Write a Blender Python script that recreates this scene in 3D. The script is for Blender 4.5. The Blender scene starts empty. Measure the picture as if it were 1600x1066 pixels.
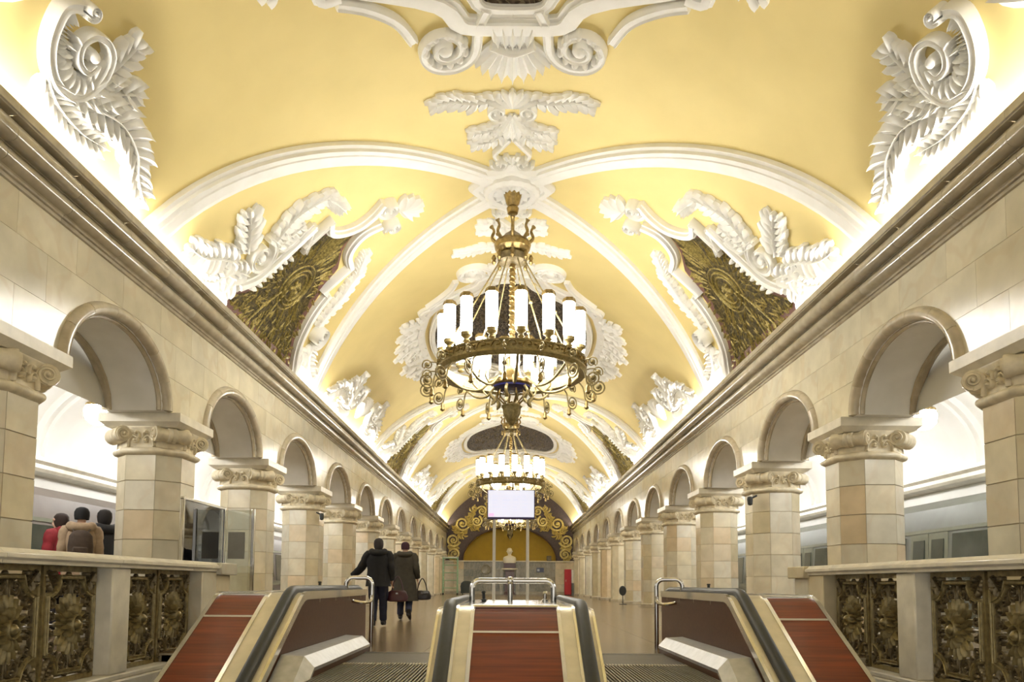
import bpy, bmesh, math, random
from mathutils import Vector, Matrix
random.seed(7)
PI = math.pi
sc = bpy.context.scene
COL = sc.collection
EYE = 0.80                       # camera height above the platform floor

# ------------------------------------------------------------------ camera
cd = bpy.data.cameras.new('camera'); cam = bpy.data.objects.new('camera', cd); COL.objects.link(cam)
cd.sensor_width = 36.0; cd.lens = 36.0 * 1150 / 1600
cam.location = (0, 0, EYE); cam.rotation_euler = (math.radians(94.0), math.radians(-.35), 0)
cd.shift_x = 4 / 1600; cd.shift_y = (913 - 80.4 - 533) / 1600
cd.clip_start = 0.05; cd.clip_end = 300
sc.camera = cam
# ------------------------------------------------------------------ world, exposure, big lights
w = bpy.data.worlds.new('world'); sc.world = w; w.use_nodes = True
w.node_tree.nodes['Background'].inputs[0].default_value = (1.0, 0.95, 0.86, 1)
w.node_tree.nodes['Background'].inputs[1].default_value = 0.75  # added ambient fill, comes in through the open hall end behind the camera
sc.view_settings.view_transform = 'Standard'; sc.view_settings.look = 'None'
sc.view_settings.exposure = 0.58; sc.view_settings.gamma = 1.0
sc.view_settings.use_curve_mapping = False
sc.cycles.use_denoising = True
sc.cycles.max_bounces = 8; sc.cycles.diffuse_bounces = 5; sc.cycles.glossy_bounces = 3
sc.cycles.transmission_bounces = 6; sc.cycles.caustics_reflective = False; sc.cycles.caustics_refractive = False
sc.cycles.sample_clamp_indirect = 6.0
COVE_POWER = 72.0        # watts per metre-long cove section pair
LAMP_EMIT = 22.0
AISLE_EMIT = 62.0
def area_light(name, loc, sx, sy, power, rot, color=(1, .96, .88)):
    l = bpy.data.lights.new(name, 'AREA'); l.shape = 'RECTANGLE'; l.size = sx; l.size_y = sy
    l.energy = power; l.color = color
    o = bpy.data.objects.new(name, l); COL.objects.link(o); o.location = loc; o.rotation_euler = rot
    return o
for sgn in (-1, 1):              # lamps lying in the trough behind the cornice lip
    for ya, yb in ((-3, 4.4), (4.5, 12.2), (16.4, 22.4), (22.5, 28.6), (32.8, 38.8), (38.9, 45.0), (49.2, 57.9)):   # none behind the trophy mosaics
        area_light('cove_light', (sgn * 4.93, (ya + yb) / 2, 5.31), 0.16, yb - ya, COVE_POWER * (yb - ya) / 5.9, (PI, sgn * math.radians(8), 0))

# ------------------------------------------------------------------ vault geometry
YB, YE = -3.0, 58.0              # hall runs from behind the camera to the end wall
VR = 5.634; VC = 2.166 + EYE     # vault radius and height of its axis
def V(a, y, h=0.0):              # arc length from the crown, depth, height of relief -> point
    r = VR - h; p = a / VR
    return Vector((r * math.sin(p), y, VC + r * math.cos(p)))

# ------------------------------------------------------------------ mesh helpers
class MB:
    def __init__(s): s.v = []; s.f = []
    def add(s, vs, fs):
        n = len(s.v); s.v += [Vector(p) for p in vs]; s.f += [tuple(i + n for i in f) for f in fs]; return s
    def grid(s, rows, cu=False, cv=False, cap=False):
        nr, nc = len(rows), len(rows[0]); n = len(s.v)
        for r in rows: s.v += [Vector(p) for p in r]
        for i in range(nr if cv else nr - 1):
            for j in range(nc if cu else nc - 1):
                a = n + i * nc + j; b = n + i * nc + (j + 1) % nc
                c = n + ((i + 1) % nr) * nc + (j + 1) % nc; d = n + ((i + 1) % nr) * nc + j
                s.f.append((a, b, c, d))
        if cap:
            s.f.append(tuple(n + j for j in range(nc))[::-1]); s.f.append(tuple(n + (nr - 1) * nc + j for j in range(nc)))
        return s
    def box(s, x0, x1, y0, y1, z0, z1):
        return s.add([(x0, y0, z0), (x1, y0, z0), (x1, y1, z0), (x0, y1, z0), (x0, y0, z1), (x1, y0, z1), (x1, y1, z1), (x0, y1, z1)],
                     [(0, 3, 2, 1), (4, 5, 6, 7), (0, 1, 5, 4), (1, 2, 6, 5), (2, 3, 7, 6), (3, 0, 4, 7)])
    def prism(s, poly, axis, t0, t1):          # poly = 2-D outline, axis 0/1/2 = extrusion direction
        def P(p, t):
            q = list(p); q.insert(axis, t); return q
        n = len(poly)
        return s.add([P(p, t0) for p in poly] + [P(p, t1) for p in poly],
                     [tuple(range(n))[::-1], tuple(range(n, 2 * n))] + [(i, (i + 1) % n, n + (i + 1) % n, n + i) for i in range(n)])
    def lathe(s, prof, n=20, o=(0, 0, 0), lob=0, amp=0.0):
        rows = []
        for r, z in prof:
            rows.append([(o[0] + r * (1 + amp * math.cos(lob * 2 * PI * k / n)) * math.cos(2 * PI * k / n),
                          o[1] + r * (1 + amp * math.cos(lob * 2 * PI * k / n)) * math.sin(2 * PI * k / n), o[2] + z) for k in range(n)])
        return s.grid(rows, cu=True, cap=True)
    def tube(s, path, r, n=8, cap=True, closed=False):
        path = [Vector(p) for p in path]; m = len(path); rows = []; up = None
        for i, p in enumerate(path):
            if closed: t = path[(i + 1) % m] - path[i - 1]
            else: t = path[min(i + 1, m - 1)] - path[max(i - 1, 0)]
            t.normalize()
            if up is None:
                up = Vector((0, 0, 1)) if abs(t.z) < .9 else Vector((1, 0, 0))
            up = (up - t * up.dot(t)).normalized(); b = t.cross(up)
            rr = r[i] if isinstance(r, (list, tuple)) else r
            rr = rr if isinstance(rr, (list, tuple)) else (rr, rr)
            rows.append([p + up * rr[0] * math.cos(2 * PI * k / n) + b * rr[1] * math.sin(2 * PI * k / n) for k in range(n)])
        return s.grid(rows, cu=True, cv=closed, cap=cap and not closed)
    def ball(s, c, r, n=8, sz=1.0):
        c = Vector(c)
        return s.lathe([(max(1e-4, r * math.sin(PI * k / n)), -r * sz * math.cos(PI * k / n)) for k in range(n + 1)], n + 4, c)
    def xf(s, m):
        s.v = [m @ p for p in s.v]; return s
    def merge(s, o):
        return s.add(o.v, o.f)
def cr(pts, n=6, closed=False):                # Catmull-Rom resampling, any dimension
    pts = [Vector(p) for p in pts]; m = len(pts); out = []
    rng = range(m if closed else m - 1)
    for i in rng:
        if closed: p0, p1, p2, p3 = pts[i - 1], pts[i], pts[(i + 1) % m], pts[(i + 2) % m]
        else: p0, p1, p2, p3 = pts[max(i - 1, 0)], pts[i], pts[i + 1], pts[min(i + 2, m - 1)]
        for k in range(n):
            t = k / n
            out.append(.5 * ((2 * p1) + (p2 - p0) * t + (2 * p0 - 5 * p1 + 4 * p2 - p3) * t * t + (3 * p1 - p0 - 3 * p2 + p3) * t ** 3))
    if not closed: out.append(pts[-1])
    return out
BAND = [(-.5, -.25), (-.5, .75), (-.36, 1), (-.22, .8), (.22, .8), (.36, 1), (.5, .75), (.5, -.25)]
ROUND = [(-.5, -.2), (-.42, .55), (-.2, .95), (0, 1.05), (.2, .95), (.42, .55), (.5, -.2)]
STEP = [(-.5, -.3), (-.5, .55), (-.3, .6), (-.3, .95), (-.1, 1), (.1, 1), (.3, .95), (.3, .6), (.5, .55), (.5, -.3)]
def ribbon(mb, M, path, width, h, prof=BAND, n=5, smooth=True):
    """raised band along a 2-D path on the surface M(u, v, height)"""
    p = cr(path, n) if smooth else [Vector(q) for q in path]
    m = len(p); rows = []
    for i in range(m):
        t = (p[min(i + 1, m - 1)] - p[max(i - 1, 0)]).normalized(); nn = Vector((-t.y, t.x))
        s = i / (m - 1); wd = width(s) if callable(width) else width; hh = h(s) if callable(h) else h
        rows.append([M(p[i].x + nn.x * o * wd, p[i].y + nn.y * o * wd, q * hh) for o, q in prof])
    mb.grid(rows, cap=True); return mb
def petal(mb, M, b, t, wd, h, bend=0.0, n=6):
    b = Vector(b); t = Vector(t); d = t - b; L = d.length
    if L < 1e-5: return
    d /= L; nn = Vector((-d.y, d.x)); rows = []
    for i in range(n + 1):
        s = i / n; c = b + d * L * s + nn * bend * L * math.sin(PI * s * .9)
        k = wd * (.5 + .5 * math.sin(PI * min(1, s * .7 + .1))) * math.sqrt(max(.02, 1 - max(0, (s - .6) / .41) ** 2))
        hh = h * (.6 + .55 * math.sin(PI * s * .72))
        rows.append([M(c.x + nn.x * k * o, c.y + nn.y * k * o, q * hh) for o, q in ((-.5, -.2), (-.48, .5), (-.25, .62), (0, 1.1), (.25, .62), (.48, .5), (.5, -.2))])
    mb.grid(rows, cap=True)
def leaf(mb, M, path, wd, h, lobes=6, spread=50):
    """an acanthus leaf: ribbed lobes either side of a spine, shorter toward both ends"""
    p = cr(path, 8); m = len(p); L = sum((p[i + 1] - p[i]).length for i in range(m - 1)); lobes = max(lobes, int(L / (wd * .30)))
    sp = L / lobes
    for i in range(lobes):
        s = .03 + .85 * i / (lobes - 1); q = s * (m - 1); k = int(q)
        c = p[k].lerp(p[min(k + 1, m - 1)], q - k); t = (p[min(k + 2, m - 1)] - p[max(k - 1, 0)]).normalized()
        ln = wd * (.42 + .34 * math.sin(PI * (s * .85 + .1))) * (1.08 if i % 2 else .92)
        for sg in (-1, 1):
            an = math.radians(spread - 16 * s) * sg
            d = Vector((t.x * math.cos(an) - t.y * math.sin(an), t.x * math.sin(an) + t.y * math.cos(an)))
            petal(mb, M, c, c + d * ln, min(wd * .36, sp * 1.15), h * (1 - .3 * s) * (1.0 if i % 2 else .86), bend=.16 * sg)
    t = (p[-1] - p[-3]).normalized()
    petal(mb, M, p[-3], p[-1] + t * wd * .2, wd * .3, h * .8)
    ribbon(mb, M, path, lambda s: wd * .09 * (1.1 - .7 * s), lambda s: h * .92 * (1 - .35 * s), ROUND, 5)
    return mb
def spiral(c, r0, r1, a0, turns, n=26):
    return [(c[0] + (r0 + (r1 - r0) * (k / n) ** .85) * math.cos(a0 + 2 * PI * turns * k / n),
             c[1] + (r0 + (r1 - r0) * (k / n) ** .85) * math.sin(a0 + 2 * PI * turns * k / n)) for k in range(n + 1)]
def volute(mb, M, c, r, wd, h, a0=0.0, turns=1.6, tail=None):
    sp = spiral(c, r, r * .2, a0, turns)
    path = (list(tail) if tail else []) + sp
    ribbon(mb, M, path, lambda s: wd * (1 - .45 * s), h, BAND, 2)
    button(mb, M, c, r * .26, h * 1.05); return mb
def button(mb, M, c, r, h, n=9):
    rows = [[M(c[0] + r * q * math.cos(2 * PI * k / n), c[1] + r * q * math.sin(2 * PI * k / n), z * h) for k in range(n)] for q, z in ((1, -.2), (1, .5), (.75, .9), (.3, 1.1), (.02, 1.12))]
    mb.grid(rows, cu=True); return mb

# ------------------------------------------------------------------ objects, labels
def build(mb, name, sharp=38, bevel=0.0, smooth=True):
    me = bpy.data.meshes.new(name); me.from_pydata([tuple(v) for v in mb.v], [], mb.f)
    bm = bmesh.new(); bm.from_mesh(me)
    if bevel:
        bmesh.ops.bevel(bm, geom=[e for e in bm.edges if len(e.link_faces) == 2 and e.calc_face_angle(0) > .5], offset=bevel, segments=1, affect='EDGES', profile=.5)
    bmesh.ops.recalc_face_normals(bm, faces=bm.faces); bm.to_mesh(me); bm.free()
    if smooth:
        me.polygons.foreach_set('use_smooth', [True] * len(me.polygons)); me.set_sharp_from_angle(angle=math.radians(sharp))
    me.update(); return me
def obj(name, mb, m, parent=None, bevel=0.0, sharp=38, smooth=True, label=None):
    """links ONE mesh object; vertices are given in world space (parents are never rotated while building)"""
    if isinstance(mb, MB):
        if parent is not None:
            off = world_loc(parent); mb.v = [p - off for p in mb.v]
        me = build(mb, name, sharp, bevel, smooth)
    else: me = mb
    if m is not None and not me.materials: me.materials.append(m)
    o = bpy.data.objects.new(name, me); COL.objects.link(o)
    if parent is not None: o.parent = parent
    if label: o['label'] = label
    return o
def world_loc(o):
    l = Vector((0, 0, 0))
    while o is not None: l += Vector(o.location); o = o.parent
    return l
def tag(o, label, cat, group=None):
    o['label'] = label; o['category'] = cat
    if group: o['group'] = group
    return o
def thing(name, label, cat, loc=(0, 0, 0), group=None):
    o = bpy.data.objects.new(name, None); COL.objects.link(o); o.location = loc; o.empty_display_size = .2
    return tag(o, label, cat, group)
def struct(name, mb, m, **k):
    o = obj(name, mb, m, **k); o['kind'] = 'structure'; return o
def copy_tree(o, parent=None, loc=None, sx=1.0, label=None):
    c = o.copy(); COL.objects.link(c); c.parent = parent
    if loc is not None: c.location = loc
    if sx != 1.0: c.scale = (sx, 1, 1)
    if label: c['label'] = label
    for ch in list(o.children): copy_tree(ch, c)
    return c
ORD = ['first', 'second', 'third', 'fourth', 'fifth', 'sixth', 'seventh', 'eighth', 'ninth', 'tenth', 'eleventh', 'twelfth', 'thirteenth', 'fourteenth', 'fifteenth']

# ------------------------------------------------------------------ materials
def mat(name, color, rough=.5, metal=0.0, var=.06, scale=6.0, bump=0.0, emit=0.0, rand=None, veins=None, coat=0.0, detail=4, spec=None, stretch=None):
    m = bpy.data.materials.new(name); m.use_nodes = True; nt = m.node_tree; N = nt.nodes; L = nt.links
    b = N['Principled BSDF']; b.inputs['Roughness'].default_value = rough; b.inputs['Metallic'].default_value = metal
    if coat: b.inputs['Coat Weight'].default_value = coat; b.inputs['Coat Roughness'].default_value = .08
    if spec is not None: b.inputs['Specular IOR Level'].default_value = spec
    tc = N.new('ShaderNodeTexCoord'); oi = N.new('ShaderNodeObjectInfo')
    ad = N.new('ShaderNodeVectorMath'); ad.operation = 'ADD'
    mu = N.new('ShaderNodeMath'); mu.operation = 'MULTIPLY'; mu.inputs[1].default_value = 37.0
    L.new(oi.outputs['Random'], mu.inputs[0]); L.new(tc.outputs['Object'], ad.inputs[0]); L.new(mu.outputs[0], ad.inputs[1])
    nz = N.new('ShaderNodeTexNoise'); nz.inputs['Scale'].default_value = scale; nz.inputs['Detail'].default_value = detail
    if stretch:
        mp = N.new('ShaderNodeMapping'); mp.inputs['Scale'].default_value = stretch; L.new(ad.outputs[0], mp.inputs[0]); L.new(mp.outputs[0], nz.inputs['Vector'])
    else: L.new(ad.outputs[0], nz.inputs['Vector'])
    cur = None
    if rand:                                   # each stone its own tone
        rp = N.new('ShaderNodeValToRGB'); el = rp.color_ramp.elements; rp.color_ramp.interpolation = 'LINEAR'
        while len(el) < len(rand): el.new(.5)
        for i, (p, c) in enumerate(rand): el[i].position = p; el[i].color = (*c, 1)
        L.new(oi.outputs['Random'], rp.inputs[0]); cur = rp.outputs[0]
    mx = N.new('ShaderNodeMix'); mx.data_type = 'RGBA'; mx.blend_type = 'MULTIPLY'; mx.inputs[0].default_value = 1.0
    if cur is None: mx.inputs[6].default_value = (*color, 1)
    else: L.new(cur, mx.inputs[6])
    r2 = N.new('ShaderNodeValToRGB'); r2.color_ramp.elements[0].position = .3; r2.color_ramp.elements[1].position = .7
    lo = 1 - 2 * var; r2.color_ramp.elements[0].color = (lo, lo, lo * .98, 1); r2.color_ramp.elements[1].color = (1, 1, 1, 1)
    L.new(nz.outputs['Fac'], r2.inputs[0]); L.new(r2.outputs[0], mx.inputs[7]); out = mx.outputs[2]
    if veins:
        wv = N.new('ShaderNodeTexWave'); wv.inputs['Scale'].default_value = veins[1]; wv.inputs['Distortion'].default_value = 14; wv.inputs['Detail'].default_value = 3; wv.inputs['Detail Scale'].default_value = 1.3
        L.new(ad.outputs[0], wv.inputs['Vector'])
        r3 = N.new('ShaderNodeValToRGB'); r3.color_ramp.elements[0].position = 0; r3.color_ramp.elements[1].position = .22
        r3.color_ramp.elements[0].color = (1, 1, 1, 1); r3.color_ramp.elements[1].color = (0, 0, 0, 1); L.new(wv.outputs['Fac'], r3.inputs[0])
        m2 = N.new('ShaderNodeMix'); m2.data_type = 'RGBA'; m2.inputs[7].default_value = (*veins[0], 1)
        k = N.new('ShaderNodeMath'); k.operation = 'MULTIPLY'; k.inputs[1].default_value = veins[2]
        L.new(r3.outputs[0], k.inputs[0]); L.new(k.outputs[0], m2.inputs[0]); L.new(out, m2.inputs[6]); out = m2.outputs[2]
    L.new(out, b.inputs['Base Color'])
    if bump:
        bp = N.new('ShaderNodeBump'); bp.inputs['Strength'].default_value = bump; bp.inputs['Distance'].default_value = .01
        L.new(nz.outputs['Fac'], bp.inputs['Height']); L.new(bp.outputs[0], b.inputs['Normal'])
    if emit:
        b.inputs['Emission Strength'].default_value = emit; b.inputs['Emission Color'].default_value = (*color, 1)
    return m
M_vault = mat('yellow_plaster', (.82, .675, .30), .75, var=.035, scale=1.2)
M_stucco = mat('white_stucco', (.88, .875, .85), .6, var=.03, scale=4)
M_white = mat('white_plaster', (.84, .83, .80), .65, var=.03, scale=1.5)
M_soffit = mat('grey_plaster', (.90, .89, .86), .5, var=.06, scale=2.2)
STONES = [(0.0, (.62, .54, .36)), (.18, (.74, .66, .47)), (.36, (.70, .66, .54)), (.55, (.78, .70, .52)), (.72, (.66, .63, .52)), (.86, (.72, .58, .38)), (1.0, (.78, .73, .60))]
M_marble = mat('cream_marble', (.7, .62, .45), .22, rand=STONES, var=.10, scale=3.0, veins=((.58, .43, .26), .9, .16), spec=.5)
M_wallm = mat('wall_marble', (.7, .64, .5), .18, rand=[(0, (.67, .61, .45)), (.3, (.77, .70, .52)), (.6, (.73, .69, .56)), (1, (.79, .73, .56))], var=.10, scale=2.2, veins=((.56, .43, .26), .8, .25), spec=.55)
M_joint = mat('joint_mortar', (.46, .39, .27), .8, var=.1)
M_cap = mat('carved_limestone', (.80, .71, .52), .42, var=.14, scale=9, bump=.15)
M_abac = mat('pale_stone', (.84, .785, .65), .35, var=.10, scale=5)
M_corn = mat('taupe_marble', (.4, .35, .26), .16, rand=[(0, (.43, .37, .265)), (.5, (.52, .455, .335)), (1, (.48, .43, .335))], var=.12, scale=5, spec=.6)
M_roll = mat('arch_roll_marble', (.45, .38, .27), .18, rand=[(0, (.52, .44, .31)), (.5, (.62, .545, .41)), (1, (.58, .515, .40))], var=.12, scale=6, spec=.6)
M_floor = mat('brown_granite', (.25, .175, .095), .22, var=.22, scale=60, spec=.5, detail=6)
M_floor2 = mat('floor_tile', (.3, .23, .15), .22, rand=[(0, (.21, .145, .08)), (.5, (.26, .185, .10)), (1, (.235, .17, .10))], var=.16, scale=40, spec=.5)
M_maroon = mat('maroon_mosaic', (.20, .085, .07), .45, var=.25, scale=30, bump=.3)
M_gold = mat('gold_smalt', (.40, .31, .085), .5, metal=.35, var=.35, scale=22, bump=.4)
M_goldrel = mat('gilded_relief', (.80, .66, .26), .32, metal=.55, var=.2, scale=14, bump=.2)
M_grey_mosaic = mat('grey_mosaic', (.13, .10, .075), .85, spec=.15, var=.45, scale=9, veins=((.26, .21, .13), 2.5, .7), bump=.2)
M_mosfig = mat('mosaic_figures', (.27, .21, .13), .8, spec=.15, var=.4, scale=8)
M_trophy = mat('trophy_ground', (.17, .13, .04), .65, metal=.1, spec=.2, var=.48, scale=16, veins=((.035, .025, .02), 6, .9), bump=.5)
M_tymp = mat('plum_tympanum', (.085, .055, .05), .5, var=.2, scale=12)
M_niche = mat('ochre_niche', (.46, .31, .03), .7, var=.06, scale=3)
M_greym = mat('grey_marble', (.3, .3, .26), .25, rand=[(0, (.26, .27, .25)), (.5, (.36, .35, .30)), (1, (.32, .30, .24))], var=.2, scale=3, veins=((.45, .42, .34), 1.5, .4))
M_bronze = mat('aged_bronze', (.36, .285, .125), .38, metal=.4, var=.25, scale=18, bump=.2)
M_bronze2 = mat('dark_bronze', (.22, .17, .085), .40, metal=.4, var=.25, scale=18, bump=.2)
M_brass = mat('old_brass', (.40, .29, .12), .3, metal=.9, var=.25, scale=16)
M_blue = mat('blue_enamel', (.03, .03, .16), .25, var=.1)
M_wood = mat('red_veneer', (.21, .042, .008), .3, var=.25, scale=4, coat=.05, spec=.25, stretch=(.35, 7, 7))
M_panel = mat('brown_laminate', (.11, .050, .026), .42, var=.12, scale=30, spec=.14)
M_rubber = mat('black_rubber', (.022, .024, .022), .45, var=.1, scale=20)
M_chrome = mat('polished_steel', (.72, .71, .69), .16, metal=1.0, var=.06, scale=8)
M_brushed = mat('brushed_steel', (.50, .50, .49), .42, metal=.85, var=.1, scale=12)
M_trim = mat('pale_brass_trim', (.66, .59, .42), .34, metal=.5, var=.08, scale=6)
M_steps = mat('step_aluminium', (.23, .20, .13), .4, metal=.8, var=.15, scale=20)
M_comb = mat('comb_steel', (.075, .06, .038), .4, metal=.4, var=.2, scale=20)
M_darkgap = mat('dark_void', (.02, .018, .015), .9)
M_lamp = mat('frosted_lamp_glass', (1, .97, .90), .4, emit=LAMP_EMIT, var=0)
M_bulb2 = mat('small_lamp_glass', (1, .97, .90), .4, emit=LAMP_EMIT * .5, var=0)
M_aisle = mat('aisle_lamp_glass', (1, .98, .94), .4, emit=AISLE_EMIT, var=0)
def glass_mat(name, tint, rough=.02):
    m = bpy.data.materials.new(name); m.use_nodes = True; nt = m.node_tree; N = nt.nodes; L = nt.links
    for n in list(N): N.remove(n)
    o = N.new('ShaderNodeOutputMaterial'); mix = N.new('ShaderNodeMixShader'); t = N.new('ShaderNodeBsdfTransparent'); g = N.new('ShaderNodeBsdfGlossy')
    t.inputs[0].default_value = (*tint, 1); g.inputs['Roughness'].default_value = rough; f = N.new('ShaderNodeFresnel'); f.inputs[0].default_value = 1.6
    a = N.new('ShaderNodeMath'); a.operation = 'ADD'; a.inputs[1].default_value = .10
    L.new(f.outputs[0], a.inputs[0]); L.new(a.outputs[0], mix.inputs[0]); L.new(t.outputs[0], mix.inputs[1]); L.new(g.outputs[0], mix.inputs[2]); L.new(mix.outputs[0], o.inputs[0])
    return m
M_glass = glass_mat('clear_perspex', (.86, .88, .84))
M_shade = glass_mat('chandelier_glass', (.93, .94, .95))

# ================================================================== SETTING
# vault
mb = MB(); AM = 6.52
mb.grid([[V(-AM + 2 * AM * j / 56, y, 0) for j in range(57)] for y in [YB + (YE - YB) * i / 30 for i in range(31)]])
mb.grid([[V(-AM + 2 * AM * j / 56, y, -.35) for j in range(57)] for y in (YB, YE)])
struct('ceiling', mb, M_vault)
# pillar positions along the hall
PY = [3.3, 7.35, 11.2, 15.15, 19.25] + [19.25 + 4.1 * k for k in range(1, 10)]
PX = 5.42; ZS = 3.27; ZW = 4.80; WX0, WX1 = 5.0, 5.84
ARCH = []
for i in range(len(PY) - 1):
    ARCH.append(((PY[i] + PY[i + 1]) / 2, (PY[i + 1] - PY[i]) / 2 - .58))
ARCH.append(((PY[-1] + YE) / 2 + .3, 0))        # no arch in the stub before the end wall
ARCH = ARCH[:-1]
RB = .16                                         # width of the round moulding about each arch
def arch_z(y, grow=0.0):
    for c, a in ARCH:
        aa = a - RB + grow
        if abs(y - c) < aa:
            return ZS + (1.02 - RB + grow) * math.sqrt(1 - ((y - c) / aa) ** 2)
    return ZS
def arcade_wall(sgn, name):
    ys = [YB]
    for c, a in ARCH:
        aa = a - RB
        ys += [c - aa * math.cos(PI * k / 20) for k in range(21)]
    ys.append(YE)
    mb = MB(); f0 = []; 
    top = 5.75
    fr = [[(sgn * WX0, y, arch_z(y) if True else 0) for y in ys], [(sgn * WX0, y, top) for y in ys]]
    bk = [[(sgn * WX1, y, arch_z(y)) for y in ys], [(sgn * WX1, y, top) for y in ys]]
    mb.grid(fr); mb.grid(bk)
    mb.grid([[(sgn * WX0, y, top) for y in ys], [(sgn * WX1, y, top) for y in ys]])
    o = struct(name, mb, M_joint)
    o.data.materials.append(M_white)
    so = MB(); so.grid([[(sgn * WX0, y, arch_z(y) - .002) for y in ys], [(sgn * WX1, y, arch_z(y) - .002) for y in ys]])
    obj('arch_soffit', so, M_soffit, o)
    bkf = MB(); bkf.grid([[(sgn * (WX1 + .01), y, arch_z(y)) for y in ys], [(sgn * (WX1 + .01), y, top) for y in ys]])
    obj('plaster_back', bkf, M_white, o)
    return o
walls = {-1: arcade_wall(-1, 'wall_left'), 1: arcade_wall(1, 'wall_right')}
def slabs(sgn):
    par = walls[sgn]; rows = [3.27, 3.79, 4.31, 4.83]
    for r in range(3):
        z0, z1 = rows[r], rows[r + 1]; y = YB + (.5 if r % 2 else 0)
        while y < YE - .05:
            L = 1.02; y0, y1 = y + .002, min(y + L, YE) - .002; y += L
            if y1 < 1.5: continue
            n = 14; runs = []; cur = []
            for k in range(n + 1):
                yy = y0 + (y1 - y0) * k / n; b = max(z0 + .002, arch_z(yy, RB * .6))
                if b < z1 - .012: cur.append((yy, b))
                else:
                    if len(cur) > 1: runs.append(cur)
                    cur = []
            if len(cur) > 1: runs.append(cur)
            for run in runs:
                if run[-1][0] - run[0][0] < .06: continue
                flat = all(abs(b - run[0][1]) < 1e-4 for _, b in run)
                low = [run[0], run[-1]] if flat else run
                poly = low + [(run[-1][0], z1 - .002), (run[0][0], z1 - .002)]
                mb = MB().prism(poly, 0, sgn * (WX0 + .01), sgn * (WX0 - .006))
                obj('marble_slab', mb, M_wallm, par, smooth=False)
for s in (-1, 1): slabs(s)
# round mouldings about the arches, in stones
def archivolts(sgn):
    par = walls[sgn]
    for c, a in ARCH:
        if c < 1: continue
        for side, x in ((0, WX0 - .005), (1, WX1 + .005)):
            nseg = 7 if side == 0 else 1
            for g in range(nseg):
                p = []
                for k in range(13 if nseg > 1 else 31):
                    t = PI * (g + .006 + (.988) * k / (12 if nseg > 1 else 30)) / nseg
                    p.append((sgn * x, c - (a - .085) * math.cos(t), ZS + (1.02 - .085) * math.sin(t)))
                mb = MB().tube(p, .085, 10)
                q = [(sgn * (x + (.07 if side == 0 else -.07)), c - (a - RB - .012) * math.cos(PI * (g + k / 12) / nseg), ZS + (1.02 - RB - .012) * math.sin(PI * (g + k / 12) / nseg)) for k in range(13)]
                mb.tube(q, .035, 6)
                obj('archivolt_stone', mb, M_roll, par)
for s in (-1, 1): archivolts(s)
# cornice: stone blocks with a trough for the hidden lamps behind the lip
CP = [(5.03, 4.74), (4.97, 4.76), (4.97, 4.80), (4.945, 4.805), (4.945, 4.83), (4.93, 4.84)]
CP += [(4.925 - .085 * math.sin(PI * k / 8), 4.925 - .085 * math.cos(PI * k / 8)) for k in range(9)]
CP += [(4.88, 5.015), (4.88, 5.03)]
CP += [(4.90 - .15 * math.sin(PI * (.15 + .85 * k / 9)) , 5.15 - .125 * math.cos(PI * k / 9)) for k in range(10)]
CP += [(4.80, 5.28), (4.765, 5.285), (4.765, 5.30), (4.745, 5.305), (4.745, 5.395), (4.80, 5.395), (4.815, 5.28), (5.20, 5.28), (5.20, 4.74)]
def cornice(sgn, name):
    base = MB().box(min(sgn * 4.99, sgn * 5.3), max(sgn * 4.99, sgn * 5.3), YB, YE, 4.82, 5.22)
    o = struct(name, base, M_corn)
    L = 1.06; n = int((YE - 1.5) / L)
    mb = MB().prism([(sgn * x, z) for x, z in CP], 1, 0.002, L - .003)
    mb.v = [Vector((p.x, p.y, p.z)) for p in mb.v]
    me = build(mb, 'cornice_block', 30)
    # prism gives (x, y, z) with y as the extrusion axis
    for k in range(n + 1):
        b = obj('cornice_block', me, M_corn, o); b.location = (0, 1.5 + k * L - (.0 if k < n else (L - (YE - 1.5 - n * L))), 0)
    return o
cornice(-1, 'trim_1'); cornice(1, 'trim_2')
# floors: hall floor, platform strips, escalator well
YC = 8.55
mb = MB(); mb.box(-8.15, 8.15, YC, YE + .6, -.3, -.02); mb.box(-8.15, -4.2, YB, YC, -.3, -.02); mb.box(4.2, 8.15, YB, YC, -.3, -.02)
fl = struct('floor', mb, M_joint)
def floor_tiles():
    T = 1.0; proto = {}
    y = YC
    while y < 22:
        for i in range(-5, 5):
            me = proto.get('t')
            if me is None:
                me = proto['t'] = build(MB().box(.003, T - .003, .003, T - .003, -.03, 0), 'floor_tile', smooth=False)
            o = obj('floor_tile', me, M_floor2, fl); o.location = (i * T, y, 0)
        y += T
floor_tiles()
mb = MB(); mb.box(-5.0, 5.0, 22.55, YE + .5, -.025, -.0005); mb.box(-8.15, -5.0, YB, YE, -.025, -.0005); mb.box(5.0, 8.15, YB, YE, -.025, -.0005)
mb.box(-5.0, -4.2, YB, YC, -.025, -.0005); mb.box(4.2, 5.0, YB, YC, -.025, -.0005)
obj('granite_paving', mb, M_floor, fl)
# escalator well: side walls and a sloping soffit far below
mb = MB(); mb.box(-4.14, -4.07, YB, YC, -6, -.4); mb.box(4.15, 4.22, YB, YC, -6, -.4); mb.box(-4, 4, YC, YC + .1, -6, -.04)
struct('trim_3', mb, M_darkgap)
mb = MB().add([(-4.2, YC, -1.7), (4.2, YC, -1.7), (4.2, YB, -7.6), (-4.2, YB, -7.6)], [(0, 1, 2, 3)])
struct('trim_4', mb, M_darkgap)
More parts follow.
